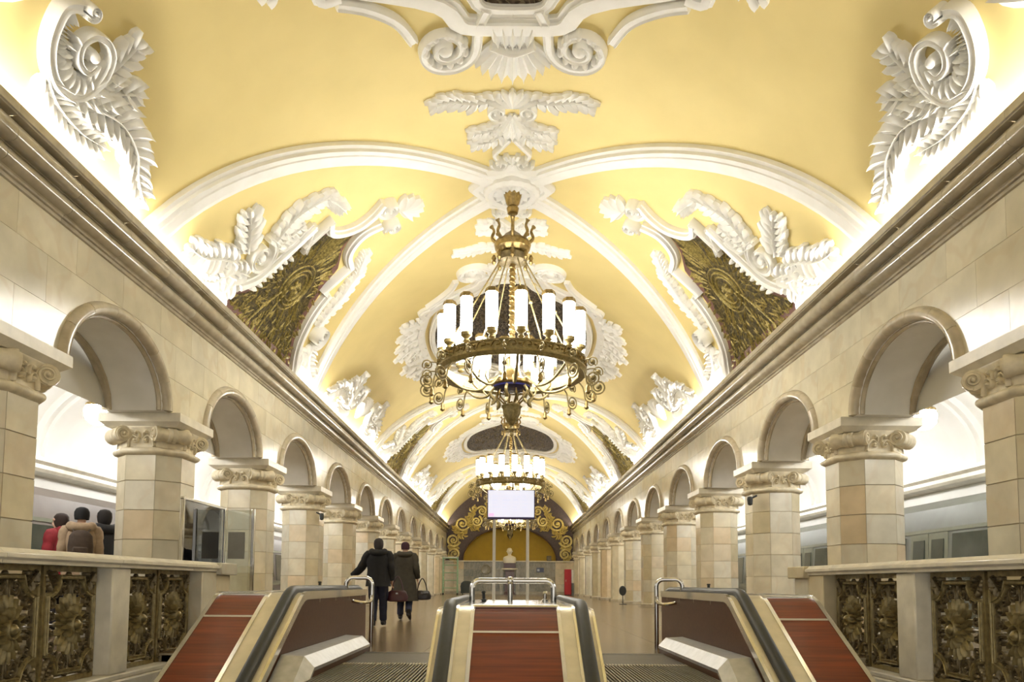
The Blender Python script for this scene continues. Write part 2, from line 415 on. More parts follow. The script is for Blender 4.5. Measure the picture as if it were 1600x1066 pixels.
# side aisles
def aisle(sgn, n1, n2):
    mb = MB(); X0, X1 = 5.84, 9.7; zc = 3.3; R = (X1 - X0) / 2; xc = (X0 + X1) / 2
    rows = [[(sgn * (xc - R * math.cos(PI * k / 24)), y, zc + 1.75 * math.sin(PI * k / 24)) for k in range(25)] for y in (YB, 20, 40, YE)]
    mb.grid(rows); o = struct(n1, mb, M_white)
    for y in PY + [PY[-1] + 4.1]:
        if y > YE: continue
        r = MB(); pts = [(sgn * (xc - R * math.cos(PI * k / 24)), zc + 1.75 * math.sin(PI * k / 24)) for k in range(25)]
        pin = [(sgn * (xc - (R - .13) * math.cos(PI * k / 24)), zc + (1.75 - .13) * math.sin(PI * k / 24)) for k in range(25)]
        pin2 = [(sgn * (xc - (R - .20) * math.cos(PI * k / 24)), zc + (1.75 - .20) * math.sin(PI * k / 24)) for k in range(25)]
        def ring(p, yy): return [(a, yy, b) for a, b in p]
        r.grid([ring(pts, y - .45), ring(pin, y - .45), ring(pin, y - .3), ring(pin2, y - .3), ring(pin2, y + .3), ring(pin, y + .3), ring(pin, y + .45), ring(pts, y + .45)])
        obj('vault_band', r, M_white, o)
    wl = MB(); wl.box(min(sgn * 9.7, sgn * 10), max(sgn * 9.7, sgn * 10), YB, YE, -1.2, 3.32)
    wo = struct(n2, wl, M_white)
    led = MB().prism([(sgn * 9.72, 2.95), (sgn * 9.45, 3.0), (sgn * 9.40, 3.06), (sgn * 9.40, 3.14), (sgn * 9.33, 3.2), (sgn * 9.33, 3.28), (sgn * 9.72, 3.30)], 1, YB, YE)
    obj('ledge', led, M_abac, wo)
    tb = MB(); tb.box(min(sgn * 8.15, sgn * 10), max(sgn * 8.15, sgn * 10), YB, YE, -1.4, -1.2); struct('floor_track' , tb, M_darkgap)
    eb = MB(); eb.box(min(sgn * 5.84, sgn * 10), max(sgn * 5.84, sgn * 10), YE, YE + .2, -1.4, 5.2); struct('wall_aisle_end', eb, M_white)
aisle(-1, 'ceiling_aisle_left', 'wall_outer_left'); aisle(1, 'ceiling_aisle_right', 'wall_outer_right')

# ------------------------------------------------------------------ diagonal vault ribs and bosses
XB = [13.9, 30.3, 46.7]; PB = [5.7, 22.1, 38.5]
ntrim = [5]
def rib_path(sx, sy):
    pts = []
    for k in range(25):
        t = .03 + .97 * k / 24; X = 5.16 * t
        pts.append((sx * VR * math.asin(X / VR), sy * 4.25 * t))
    return pts
RIBP = [(-.5, -.15), (-.5, .45), (-.38, .55), (-.36, .85), (-.2, .9), (-.17, 1), (.17, 1), (.2, .9), (.36, .85), (.38, .55), (.5, .45), (.5, -.15)]
rib_me = {}
for yc in XB:
    for sx in (-1, 1):
        for sy in (-1, 1):
            key = (sx, sy)
            if key not in rib_me:
                mb = MB(); ribbon(mb, V, rib_path(sx, sy), .46, .17, RIBP, 1, smooth=False); rib_me[key] = build(mb, 'rib', 30)
            o = obj('trim_%d' % ntrim[0], rib_me[key], M_stucco); o['kind'] = 'structure'; o.location = (0, yc, 0); ntrim[0] += 1
WHO = ['nearest the escalators', 'in the middle of the hall', 'nearest the end wall']
def S(yc):                                        # surface map with depth relative to a bay centre
    return lambda u, v, h: V(u, yc + v, h)
def boss():
    yc = XB[0]; t = thing('ceiling_boss', 'white lobed plaster boss where the ribs cross, %s' % WHO[0], 'ceiling boss', V(0, yc, 0), 'rib bosses')
    z = V(0, 0, 0).z
    mb = MB().lathe([(.80, .12), (.80, -.10), (.72, -.17), (.60, -.17), (.58, -.13), (.5, -.13)], 64, (0, yc, z), 8, .07); obj('lobed_plate', mb, M_stucco, t)
    mb = MB().lathe([(.56, -.05), (.54, -.22), (.46, -.27), (.36, -.24), (.34, -.19), (.2, -.19)], 40, (0, yc, z), 20, .02); obj('rosette_ring', mb, M_stucco, t)
    m2 = MB(); F = lambda u, v, h: Vector((u, yc + v, z - .17 - h))
    for k in range(12): petal(m2, F, (.12 * math.cos(k * PI / 6), .12 * math.sin(k * PI / 6)), (.36 * math.cos(k * PI / 6), .36 * math.sin(k * PI / 6)), .17, .07)
    obj('rosette_petals', m2, M_stucco, t)
    for s in (-1, 1):                             # scrolled tabs along the hall axis
        m3 = MB()
        for q in (-1, 1): volute(m3, S(yc), (q * .22, s * .88), .17, .075, .14, a0=PI / 2 * (1 - q) , turns=1.3 * q)
        obj('scroll_tab', m3, M_stucco, t)
    for k in (1, 2):
        copy_tree(t, None, V(0, XB[k], 0), label='white lobed plaster boss where the ribs cross, %s' % WHO[k])
boss()
# ------------------------------------------------------------------ crown ornaments either side of each boss
def crown_ornament():
    yc = XB[0]; base = None
    for sy, side in ((-1, 'escalator'), (1, 'end wall')):
        pl_lab = lambda k: 'white palmette by the ceiling boss %s, %s side' % (WHO[k], side)
        t = thing('ceiling_palmette', pl_lab(0), 'ornament', V(0, yc + sy * 1.8, 0), 'crown palmettes beside the bosses')
        T = S(yc); f = lambda u, v: (u, sy * v)
        for q in (-1, 1):
            mb = MB(); leaf(mb, T, [f(q * .15, 2.62), f(q * .6, 2.55), f(q * 1.0, 2.66), f(q * 1.3, 2.62)], .36, .09, 7); obj('leaf_wing', mb, M_stucco, t)
            mb = MB(); volute(mb, T, f(q * .24, 2.3), .17, .075, .1, a0=PI / 2, turns=1.5 * q * sy); obj('scroll', mb, M_stucco, t)
            mb = MB(); leaf(mb, T, [f(q * .05, 2.1), f(q * .35, 1.82), f(q * .72, 1.75)], .34, .09, 5)
            leaf(mb, T, [f(q * .04, 1.95), f(q * .3, 1.55), f(q * .68, 1.42)], .34, .09, 5); obj('leaf_spray', mb, M_stucco, t)
            mb = MB(); ribbon(mb, T, [f(q * .05, 1.55), f(q * .2, 1.32), f(q * .32, 1.12), f(q * .24, .95), f(q * .1, .98), f(q * .12, 1.08)], .085, .1, BAND, 5); obj('lyre_band', mb, M_stucco, t)
        mb = MB()
        for k in range(7):
            an = -1.2 + .4 * k; petal(mb, T, f(.0, 2.4), f(.42 * math.sin(an), 2.45 + .38 * math.cos(an)), .15, .1)
        for k in range(5):
            an = -.9 + .45 * k; petal(mb, T, f(.0, 2.2), f(.3 * math.sin(an), 2.1 - .55 * math.cos(an)), .15, .11)
        obj('palmette', mb, M_stucco, t)
        mb = MB(); petal(mb, T, f(0, 1.0), f(0, .75), .16, .1); obj('drop_petal', mb, M_stucco, t)
        for k in (1, 2): copy_tree(t, None, V(0, XB[k] + sy * 1.8, 0), label=pl_lab(k))
crown_ornament()
# ------------------------------------------------------------------ central cartouches with mosaics
def cartouche():
    yc = PB[0]; T = S(yc)
    def mk_label(k): return 'large white stucco cartouche framing a dark ceiling mosaic, %s' % ['over the escalators', 'between the two largest chandeliers', 'before the chandelier by the end wall'][k]
    t = thing('ceiling_cartouche', mk_label(0), 'ceiling panel', V(0, yc, 0), 'ceiling mosaics in white frames')
    q = [(0, 3.75), (.42, 3.68), (.72, 3.25), (1.9, 2.5), (2.28, 1.6), (2.42, .8), (2.46, 0)]
    out = [(-a, b) for a, b in q] ; 
    ring = [(a, b) for a, b in q] + [(a, -b) for a, b in q[::-1][1:]] + [(-a, -b) for a, b in q[1:]] + [(-a, b) for a, b in q[::-1][1:-1]]
    mb = MB(); ys = [i / 10 for i in range(-38, 39)]
    def half(v):
        v = abs(v)
        for i in range(len(q) - 1):
            (a0, b0), (a1, b1) = q[i], q[i + 1]
            if b1 <= v <= b0: return a0 + (a1 - a0) * (b0 - v) / (b0 - b1)
        return 0.02
    mb.grid([[T(half(v) * (-1 + 2 * j / 12), v, .03) for j in range(13)] for v in ys if abs(v) <= 3.75])
    mo = obj('mosaic_field', mb, M_grey_mosaic, t)
    mb = MB()
    for k in range(170):
        u = random.uniform(-1.9, 1.9); v = random.uniform(-3.0, 3.0)
        if abs(u) > half(v) - .35: continue
        an = random.gauss(PI / 2, .35); L = random.uniform(.2, .55)
        petal(mb, T, (u, v), (u + L * math.cos(an) * .5, v + L * math.sin(an)), random.uniform(.06, .16), .075)
    obj('mosaic_figures', mb, M_mosfig, mo)['kind'] = 'stuff'
    mb = MB(); ribbon(mb, T, ring + [ring[0]], .18, .10, BAND, 4); obj('inner_frame', mb, M_stucco, t)
    g = lambda k: [(a * k[0] + math.copysign(k[1], a) if abs(a) > .01 else a, b + math.copysign(k[2], b) if abs(b) > .01 else b) for a, b in ring]
    r2 = g((1.06, .22, .28)); mb = MB(); ribbon(mb, T, r2 + [r2[0]], .32, .13, STEP, 4); obj('outer_frame', mb, M_stucco, t)
    for sx in (-1, 1):
        for sy in (-1, 1):
            f = lambda u, v: (sx * u, sy * v)
            mb = MB(); sg = -sx * sy
            volute(mb, T, f(.98, 4.36), .46, .15, .13, a0=PI if sx > 0 else 0.0, turns=-1.8 * sx * sy, tail=[f(.36, 3.72), f(.48, 4.0)])
            ribbon(mb, T, [f(2.3, 3.1), f(1.95, 3.33), f(1.6, 3.68), f(1.42, 4.1)], .15, .12, BAND, 5)
            obj('volute', mb, M_stucco, t)
            mb = MB()
            for k in range(11):
                an = 2 * PI * k / 11; button(mb, T, f(.98 + .29 * math.cos(an), 4.36 + .29 * math.sin(an)), .062, .13, 7)
            obj('bead_row', mb, M_stucco, t)
            mb = MB()
            for (p0, p1, wd) in (((2.55, 2.2), (3.1, 2.45), .4), ((2.6, 1.8), (3.3, 1.75), .46), ((2.65, 1.3), (3.45, 1.1), .5), ((2.7, .8), (3.55, .55), .5), ((2.7, .35), (3.3, .1), .4)):
                leaf(mb, T, [f(*p0), f((p0[0] + p1[0]) / 2, (p0[1] + p1[1]) / 2 + .08), f(*p1)], wd, .13, 5)
            obj('leaf_cluster', mb, M_stucco, t)
            mb = MB(); ribbon(mb, T, [f(2.25, 2.95), f(2.5, 2.9), f(2.45, 2.5), f(2.65, 2.4)], .2, .15, STEP, 4); obj('frame_step', mb, M_stucco, t)
    for sy in (-1, 1):
        mb = MB()
        for k in range(9):
            an = -1.15 + 2.3 * k / 8; petal(mb, T, (.18 * math.sin(an), sy * (4.25 + .15 * math.cos(an))), (.62 * math.sin(an), sy * (4.45 + .68 * math.cos(an))), .2, .12)
        for k in range(5):
            petal(mb, T, (-.2 + .1 * k, sy * 4.45), (-.28 + .14 * k, sy * 3.98), .13, .14)
        ribbon(mb, T, [(-.32, sy * 4.35), (0, sy * 4.5), (.32, sy * 4.35)], .14, .15, ROUND, 5)
        obj('shell', mb, M_stucco, t)
    for k in (1, 2): copy_tree(t, None, V(0, PB[k], 0), label=mk_label(k))
cartouche()
# ------------------------------------------------------------------ scrolled acanthus groups above the cornice
def acanthus_group():
    yc = 6.0; ac = -5.6
    labs = ['over the escalators', 'between the two largest chandeliers', 'past the middle chandelier']
    def lab(k, s): return 'white acanthus scrolls above the cornice %s, %s' % (labs[k], 'scaffold side' if s < 0 else 'red cabinet side')
    t = thing('acanthus_scroll', lab(0, -1), 'ornament', V(ac, yc, 0), 'acanthus scrolls above the cornices')
    T = S(yc)
    for sy in (-1, 1):
        f = lambda u, v: (u, sy * v)
        C = [(-4.97, .92), (-5.10, .80), (-5.32, .84), (-5.52, .95), (-5.67, 1.14), (-5.69, 1.37), (-5.57, 1.56), (-5.30, 1.63), (-5.06, 1.55), (-4.98, 1.38), (-5.05, 1.22), (-5.22, 1.17), (-5.36, 1.27), (-5.36, 1.42), (-5.24, 1.46)]
        mb = MB(); ribbon(mb, T, [f(*p) for p in C], lambda s: .12 - .05 * s, .15, BAND, 5); button(mb, T, f(-5.20, 1.36), .075, .17)
        volute(mb, T, f(-4.92, .98), .085, .05, .2, a0=PI, turns=-1.2 * sy)
        obj('c_scroll', mb, M_stucco, t)
        mb = MB()
        for k in range(9):
            s = k / 8; an = PI * (.62 + 1.0 * s)
            petal(mb, T, f(-5.3 + .14 * math.cos(an), 1.36 - .12 * math.sin(an) * -1 if False else 1.34 + .14 * math.sin(an)), f(-5.33 + .34 * math.cos(an), 1.32 + .28 * math.sin(an)), .07, .13)
        cp = cr([f(*p) for p in C[:7]], 4)
        for k in range(2, len(cp) - 1):
            q = Vector(f(-5.22, 1.22)); dd = (q - cp[k]); petal(mb, T, tuple(cp[k]), tuple(cp[k] + dd.normalized() * min(.2, dd.length * .6)), .05, .10, bend=.1 * sy, n=4)
        obj('fluting', mb, M_stucco, t)
        for nm, pts, wd, n in (('upright_leaf', [(-5.5, 1.56), (-5.12, 1.70), (-4.68, 1.74)], .34, 6), ('side_leaf', [(-5.55, 1.58), (-5.32, 1.86), (-5.02, 2.22)], .36, 6),
                            ('trailing_leaf', [(-5.62, 1.5), (-5.52, 1.9), (-5.43, 2.3), (-5.52, 2.72), (-5.74, 3.0), (-5.9, 3.32)], .44, 10), ('foot_leaf', [(-5.72, 1.1), (-5.84, 1.4), (-5.86, 1.85), (-5.78, 2.25)], .32, 7)):
            mb = MB(); leaf(mb, T, [f(*p) for p in pts], wd, .13, n); obj(nm, mb, M_stucco, t)
    mb = MB()
    for k in range(7): petal(mb, T, (-5.72, 0), (-5.72 + .75 * math.cos(-.9 + .3 * k), .62 * math.sin(-.9 + .3 * k)), .2, .15)
    obj('shell', mb, M_stucco, t)
    for k in range(3):
        for s in (-1, 1):
            if k == 0 and s < 0: continue
            p = V(ac, yc + 16.4 * k, 0); p.x *= -s
            copy_tree(t, None, p, sx=-s, label=lab(k, s))
acanthus_group()
# ------------------------------------------------------------------ side mosaics with military trophies
def side_mosaic():
    yc = 13.5; T = S(yc)
    def lab(k, s): return 'maroon and gold trophy mosaic %s, %s' % (['beside the largest chandelier', 'beside the middle chandelier', 'beside the chandelier by the end wall'][k], 'scaffold side' if s < 0 else 'red cabinet side')
    t = thing('trophy_mosaic', lab(0, -1), 'mosaic', V(-5, yc + .6, 0), 'trophy mosaics')
    near = [(-6.3, -1.55), (-5.97, -1.25), (-5.74, -.9), (-5.37, -.55), (-5.0, -.48), (-4.56, -.43), (-4.34, -.38), (-4.3, -.3), (-3.8, -.22), (-3.5, .18), (-3.06, .42)]
    far = [(-6.3, 2.85), (-6.02, 2.55), (-5.58, 2.1), (-5.07, 1.83), (-4.5, 1.6), (-4.42, 1.45), (-3.92, 1.32), (-3.63, .75), (-3.37, .55), (-3.06, .46)]
    def at(side, a):
        for i in range(len(side) - 1):
            if side[i][0] <= a <= side[i + 1][0]:
                k = (a - side[i][0]) / max(1e-6, side[i + 1][0] - side[i][0]); return side[i][1] + k * (side[i + 1][1] - side[i][1])
        return side[-1][1]
    rows = []
    for i in range(28):
        a = -6.3 + 3.24 * i / 27; n0, f0 = at(near, a), at(far, a)
        rows.append([T(a, n0 + (f0 - n0) * j / 8, .025) for j in range(9)])
    fld = obj('mosaic_field', MB().grid(rows), M_maroon, t)
    c = (-4.86, .62)
    rows = []
    for i in range(28):
        a = -5.98 + 2.75 * i / 27; n0, f0 = at(near, a), at(far, a); g = .13 + .05 * math.sin(i * 2.1); g2 = (.2 + .05 * math.sin(i * 1.7)) * min(1, (f0 - n0) / 1.6)
        rows.append([T(a, n0 + g + max(.02, f0 - n0 - g - g2) * j / 8, .034) for j in range(9)])
    obj('trophy_ground', MB().grid(rows), M_trophy, fld)
    mb = MB()
    for r, h in ((.50, .05), (.40, .07), (.30, .06)):
        pth = [(c[0] + r * 1.05 * math.cos(2 * PI * k / 24), c[1] + r * .92 * math.sin(2 * PI * k / 24)) for k in range(25)]
        ribbon(mb, T, pth, .055, h, ROUND, 1, smooth=False)
    for k in range(10):
        an = random.uniform(0, 6.28); r = random.uniform(0, .17); button(mb, T, (c[0] + r * math.cos(an), c[1] + r * math.sin(an)), random.uniform(.04, .08), .07, 7)
    obj('medallion', mb, M_gold, fld)
    mb = MB(); rnd = random.Random(3)
    for k in range(110):                           # banners and lances fanning out of the medallion
        an = -1.15 + 2.3 * k / 109 + rnd.uniform(-.03, .03); r0 = rnd.uniform(.52, .95); L = rnd.uniform(.3, .85)
        p0 = (c[0] + r0 * math.cos(an), c[1] + r0 * math.sin(an)); p1 = (c[0] + (r0 + L) * math.cos(an), c[1] + (r0 + L) * math.sin(an) * .85)
        if p1[0] > -3.2 or not (at(near, p1[0]) + .08 < p1[1] < at(far, p1[0]) - .08) or not (at(near, p0[0]) + .08 < p0[1] < at(far, p0[0]) - .08): continue
        petal(mb, T, p0, p1, rnd.uniform(.05, .10), rnd.uniform(.03, .06), n=3)
    obj('banner_fan', mb, M_gold, fld)['kind'] = 'stuff'
    mb = MB()
    for k in range(7):
        an = PI + rnd.uniform(-1.0, 1.0); q = (c[0] + rnd.uniform(-.2, .2), c[1] + rnd.uniform(-.3, .3))
        L = rnd.uniform(.8, 1.25); e = (q[0] + L * math.cos(an), q[1] + L * math.sin(an))
        if at(near, e[0]) < e[1] < at(far, e[0]): ribbon(mb, T, [q, e], .05, .05, ROUND, 3)
    obj('crossed_weapons', mb, M_gold, fld)
    mb = MB(); n = 0
    while n < 330:                                # oak and laurel leaves
        a = rnd.uniform(-6.15, -4.2); v = rnd.uniform(-1.2, 2.5)
        if not (at(near, a) + .12 < v < at(far, a) - .12) or math.hypot(a - c[0], v - c[1]) < .52: continue
        an = math.atan2(v - c[1], a - c[0]) + rnd.gauss(0, .6); L = rnd.uniform(.12, .26); n += 1
        petal(mb, T, (a, v), (a + L * math.cos(an), v + L * math.sin(an)), L * .42, .045, n=3)
    obj('laurel_leaves', mb, M_gold, fld)['kind'] = 'stuff'
    # frame, side toward the camera
    mb = MB(); ribbon(mb, T, [(-5.72, -1.12), (-5.40, -.80), (-5.05, -.66), (-4.5, -.58), (-3.92, -.62)], .17, .17, STEP, 5)
    ribbon(mb, T, [(-3.9, -.62), (-4.36, -.18), (-4.30, -.32), (-3.55, -.42)], .12, .15, BAND, 1, smooth=False)
    ribbon(mb, T, [(-3.62, -.42), (-3.70, -.12), (-3.48, .14), (-3.15, .26), (-2.8, .16), (-2.52, -.06)], .17, .17, STEP, 5); obj('frame_band', mb, M_stucco, t)
    mb = MB(); volute(mb, T, (-5.06, -1.12), .37, .11, .15, a0=-.6, turns=1.7, tail=[(-4.3, -.72), (-4.62, -.78)]); obj('volute', mb, M_stucco, t)
    mb = MB(); volute(mb, T, (-2.48, .12), .22, .10, .2, a0=PI, turns=-1.6); obj('volute', mb, M_stucco, t)
    mb = MB(); volute(mb, T, (-2.52, .84), .19, .09, .18, a0=PI, turns=1.6); obj('volute', mb, M_stucco, t)
    mb = MB()
    for k in range(7): petal(mb, T, (-2.25, .45), (-2.2 + .42 * math.cos(-1.3 + .43 * k), .45 + .42 * math.sin(-1.3 + .43 * k)), .2, .14)
    obj('palmette', mb, M_stucco, t)
    for nm, pts, wd, n in (('acanthus_leaf', [(-5.2, -1.5), (-4.98, -1.78), (-4.76, -2.12)], .48, 7), ('acanthus_leaf', [(-5.46, -1.55), (-5.6, -1.95), (-5.8, -2.35), (-5.86, -2.78)], .5, 9),
                           ('acanthus_leaf', [(-5.6, -1.15), (-5.85, -1.35), (-6.12, -1.38), (-6.3, -1.2)], .40, 7), ('garland', [(-4.72, -1.10), (-4.4, -1.16), (-4.05, -1.2), (-3.68, -1.12), (-3.32, -1.02)], .40, 11),
                           ('garland_tip', [(-3.45, -1.0), (-3.36, -.75), (-3.28, -.42)], .28, 5), ('acanthus_leaf', [(-5.45, -1.05), (-5.6, -1.45), (-5.95, -1.75), (-6.1, -2.1)], .4, 7), ('acanthus_leaf', [(-4.75, -.85), (-4.5, -.88), (-4.1, -.82)], .26, 6)):
        mb = MB(); leaf(mb, T, pts, wd, .13, n); obj(nm, mb, M_stucco, t)
    mb = MB()
    for k in range(8): button(mb, T, (-5.55 + .13 * k, -.80 + .04 * k + .05 * (k % 2)), .06, .2, 7)
    obj('berry_row', mb, M_stucco, t)
    # frame, side toward the end wall
    mb = MB(); ribbon(mb, T, [(-2.72, .62), (-3.1, .60), (-3.42, .76), (-3.60, 1.02), (-3.66, 1.46)], .17, .17, STEP, 5)
    ribbon(mb, T, [(-3.62, 1.45), (-4.46, 1.52), (-4.40, 1.72)], .13, .15, BAND, 1, smooth=False)
    ribbon(mb, T, [(-4.36, 1.78), (-4.75, 1.88), (-5.1, 2.02), (-5.6, 2.3), (-6.0, 2.72), (-6.25, 3.0)], .19, .17, STEP, 5); obj('frame_band', mb, M_stucco, t)
    mb = MB(); volute(mb, T, (-5.12, 2.78), .28, .11, .24, a0=2.6, turns=-1.7); obj('volute', mb, M_stucco, t)
    for nm, pts, wd, n in (('garland', [(-5.0, 2.5), (-4.6, 2.42), (-4.2, 2.35), (-3.8, 2.1), (-3.42, 1.9)], .36, 10), ('garland_tip', [(-3.6, 1.85), (-3.4, 1.6), (-3.22, 1.35)], .28, 5),
                           ('acanthus_leaf', [(-5.35, 2.95), (-5.6, 3.2), (-5.8, 3.6), (-5.9, 4.05)], .48, 7), ('acanthus_leaf', [(-5.6, 2.7), (-5.85, 3.0), (-6.15, 3.1)], .34, 6)):
        mb = MB(); leaf(mb, T, pts, wd, .13, n); obj(nm, mb, M_stucco, t)
    for k in range(3):
        for s in (-1, 1):
            if k == 0 and s < 0: continue
            p = V(-5, yc + .6 + 16.4 * k, 0); p.x *= -s
            copy_tree(t, None, p, sx=-s, label=lab(k, s))
side_mosaic()

# ================================================================== PILLARS
HX, HY, CH = .48, .50, .26
def octa(hx, hy, ch): return [(hx, -hy + ch), (hx, hy - ch), (hx - ch, hy), (-hx + ch, hy), (-hx, hy - ch), (-hx, -hy + ch), (-hx + ch, -hy), (hx - ch, -hy)]
def sweep_oct(prof):                              # prof = [(outset, z)]
    return MB().grid([[(x, y, z) for x, y in octa(HX + o, HY + o, CH + .414 * 0 + o * .585)] for o, z in prof], cu=True, cap=True)
def pillar_meshes():
    P = {}
    P['plinth'] = build(sweep_oct([(.10, 0), (.10, .10), (.06, .13), (.0, .13)]), 'plinth', 25)
    P['core'] = build(sweep_oct([(-.012, .12), (-.012, 2.72)]), 'shaft', 25)
    P['shaft'] = build(sweep_oct([(0, .12), (0, 2.72)]), 'shaft', 25)
    P['astragal'] = build(sweep_oct([(0, 2.66)] + [(.01 + .055 * math.sin(PI * k / 8), 2.72 - .05 * math.cos(PI * k / 8)) for k in range(9)] + [(0, 2.78)]), 'astragal', 50)
    P['bell'] = build(sweep_oct([(.0, 2.76), (.0, 2.98), (.05, 3.06), (.05, 3.08)]), 'capital_bell', 40)
    mb = MB()
    for o, z in (): pass
    mb.grid([[(sx * (.60 + o), sy * (.60 + o), z) for sx, sy in ((1, -1), (1, 1), (-1, 1), (-1, -1))] for o, z in ((-.09, 3.07), (-.06, 3.09), (.0, 3.14), (.0, 3.265), (-.02, 3.275))], cu=True, cap=True)
    P['abacus'] = build(mb, 'abacus', 20)
    # bolster roll for the chamfer at (+x,-y): axis along the chamfer
    rings = [(-.24, .085), (-.24, .115), (-.20, .12), (-.14, .10), (-.07, .095), (-.055, .115), (-.02, .12), (0, .108), (.02, .12), (.055, .115), (.07, .095), (.14, .10), (.20, .12), (.24, .115), (.24, .085)]
    b = MB().grid([[(x, r * math.cos(2 * PI * k / 14), r * math.sin(2 * PI * k / 14)) for k in range(14)] for x, r in rings], cu=True, cap=True)
    for sg in (-1, 1):
        F = lambda u, v, h: Vector((sg * (.237 + h), u * -sg, v))
        volute(b, F, (0, 0), .095, .04, .03, a0=-PI / 2, turns=1.7)
    cx, cy = HX - CH / 2 + .045, -HY + CH / 2 - .045
    P['bol'] = []
    for q in range(4):
        sx, sy = ((1, -1), (1, 1), (-1, 1), (-1, -1))[q]
        ang = math.radians(45) if sx * sy < 0 else math.radians(-45)
        c = MB(); c.v = [Vector(p) for p in b.v]; c.f = list(b.f)
        c.xf(Matrix.Translation((sx * (HX - CH / 2 + .045), sy * (HY - CH / 2 + .045), 2.965)) @ Matrix.Rotation(ang, 4, 'Z'))
        P['bol'].append(build(c, 'bolster', 40))
    P['orn'] = []
    for q in range(4):                            # paired S scrolls on each broad face
        n = ((1, 0), (0, 1), (-1, 0), (0, -1))[q]; off = HX if n[0] else HY
        F = lambda u, v, h: Vector((n[0] * (off + h) - n[1] * u, n[1] * (off + h) + n[0] * u, 2.78 + v))
        c = MB()
        for s in (-1, 1):
            ribbon(c, F, [(s * .19, 0.0), (s * .175, .10), (s * .11, .16), (s * .05, .125), (s * .055, .07), (s * .10, .075)], lambda t: .045 - .015 * t, .045, ROUND, 5)
            ribbon(c, F, [(s * .03, .13), (s * .035, .2), (s * .075, .235), (s * .085, .19)], .03, .045, ROUND, 5)
            button(c, F, (s * .07, .215), .026, .06, 8); button(c, F, (s * .085, .1), .026, .06, 8)
        ribbon(c, F, [(-.22, .28), (0, .285), (.22, .28)], .03, .03, ROUND, 3)
        P['orn'].append(build(c, 'scroll_relief', 50))
    P['slab'] = []
    o0, o1 = octa(HX - .012, HY - .012, CH - .007), octa(HX, HY, CH)
    for k in range(8):
        a0, a1 = Vector(o0[k]), Vector(o0[(k + 1) % 8]); b0, b1 = Vector(o1[k]), Vector(o1[(k + 1) % 8]); g = (b1 - b0).normalized() * .003
        c = MB().prism([tuple(a0 + g), tuple(a1 - g), tuple(b1 - g), tuple(b0 + g)], 2, .004, .426); P['slab'].append(build(c, 'marble_slab', smooth=False))
    for me in [P['plinth']]: me.materials.append(M_corn)
    P['core'].materials.append(M_joint); P['shaft'].materials.append(M_marble); P['astragal'].materials.append(M_cap); P['bell'].materials.append(M_cap); P['abacus'].materials.append(M_abac)
    for me in P['bol'] + P['orn']: me.materials.append(M_cap)
    for me in P['slab']: me.materials.append(M_marble)
    return P
PM = pillar_meshes()
for sgn in (-1, 1):
    for i, y in enumerate(PY):
        kth = len(PY) - 1 - i
        t = thing('pillar', 'cream marble octagonal pillar, %s from the end wall, row %s' % (ORD[kth], 'behind the green scaffold' if sgn < 0 else 'behind the red cabinet'), 'pillar', (sgn * PX, y, 0), 'arcade pillars')
        obj('plinth', PM['plinth'], None, t)
        if 1 <= i <= 7:
            obj('shaft', PM['core'], None, t)
            for r in range(6):
                for k in range(8):
                    s = obj('marble_slab', PM['slab'][k], None, t); s.location = (0, 0, .12 + .4333 * r)
        else: obj('shaft', PM['shaft'], None, t)
        obj('astragal', PM['astragal'], None, t); obj('capital_bell', PM['bell'], None, t); obj('abacus', PM['abacus'], None, t)
        for me in PM['bol']: obj('bolster', me, None, t)
        for me in PM['orn']: obj('scroll_relief', me, None, t)

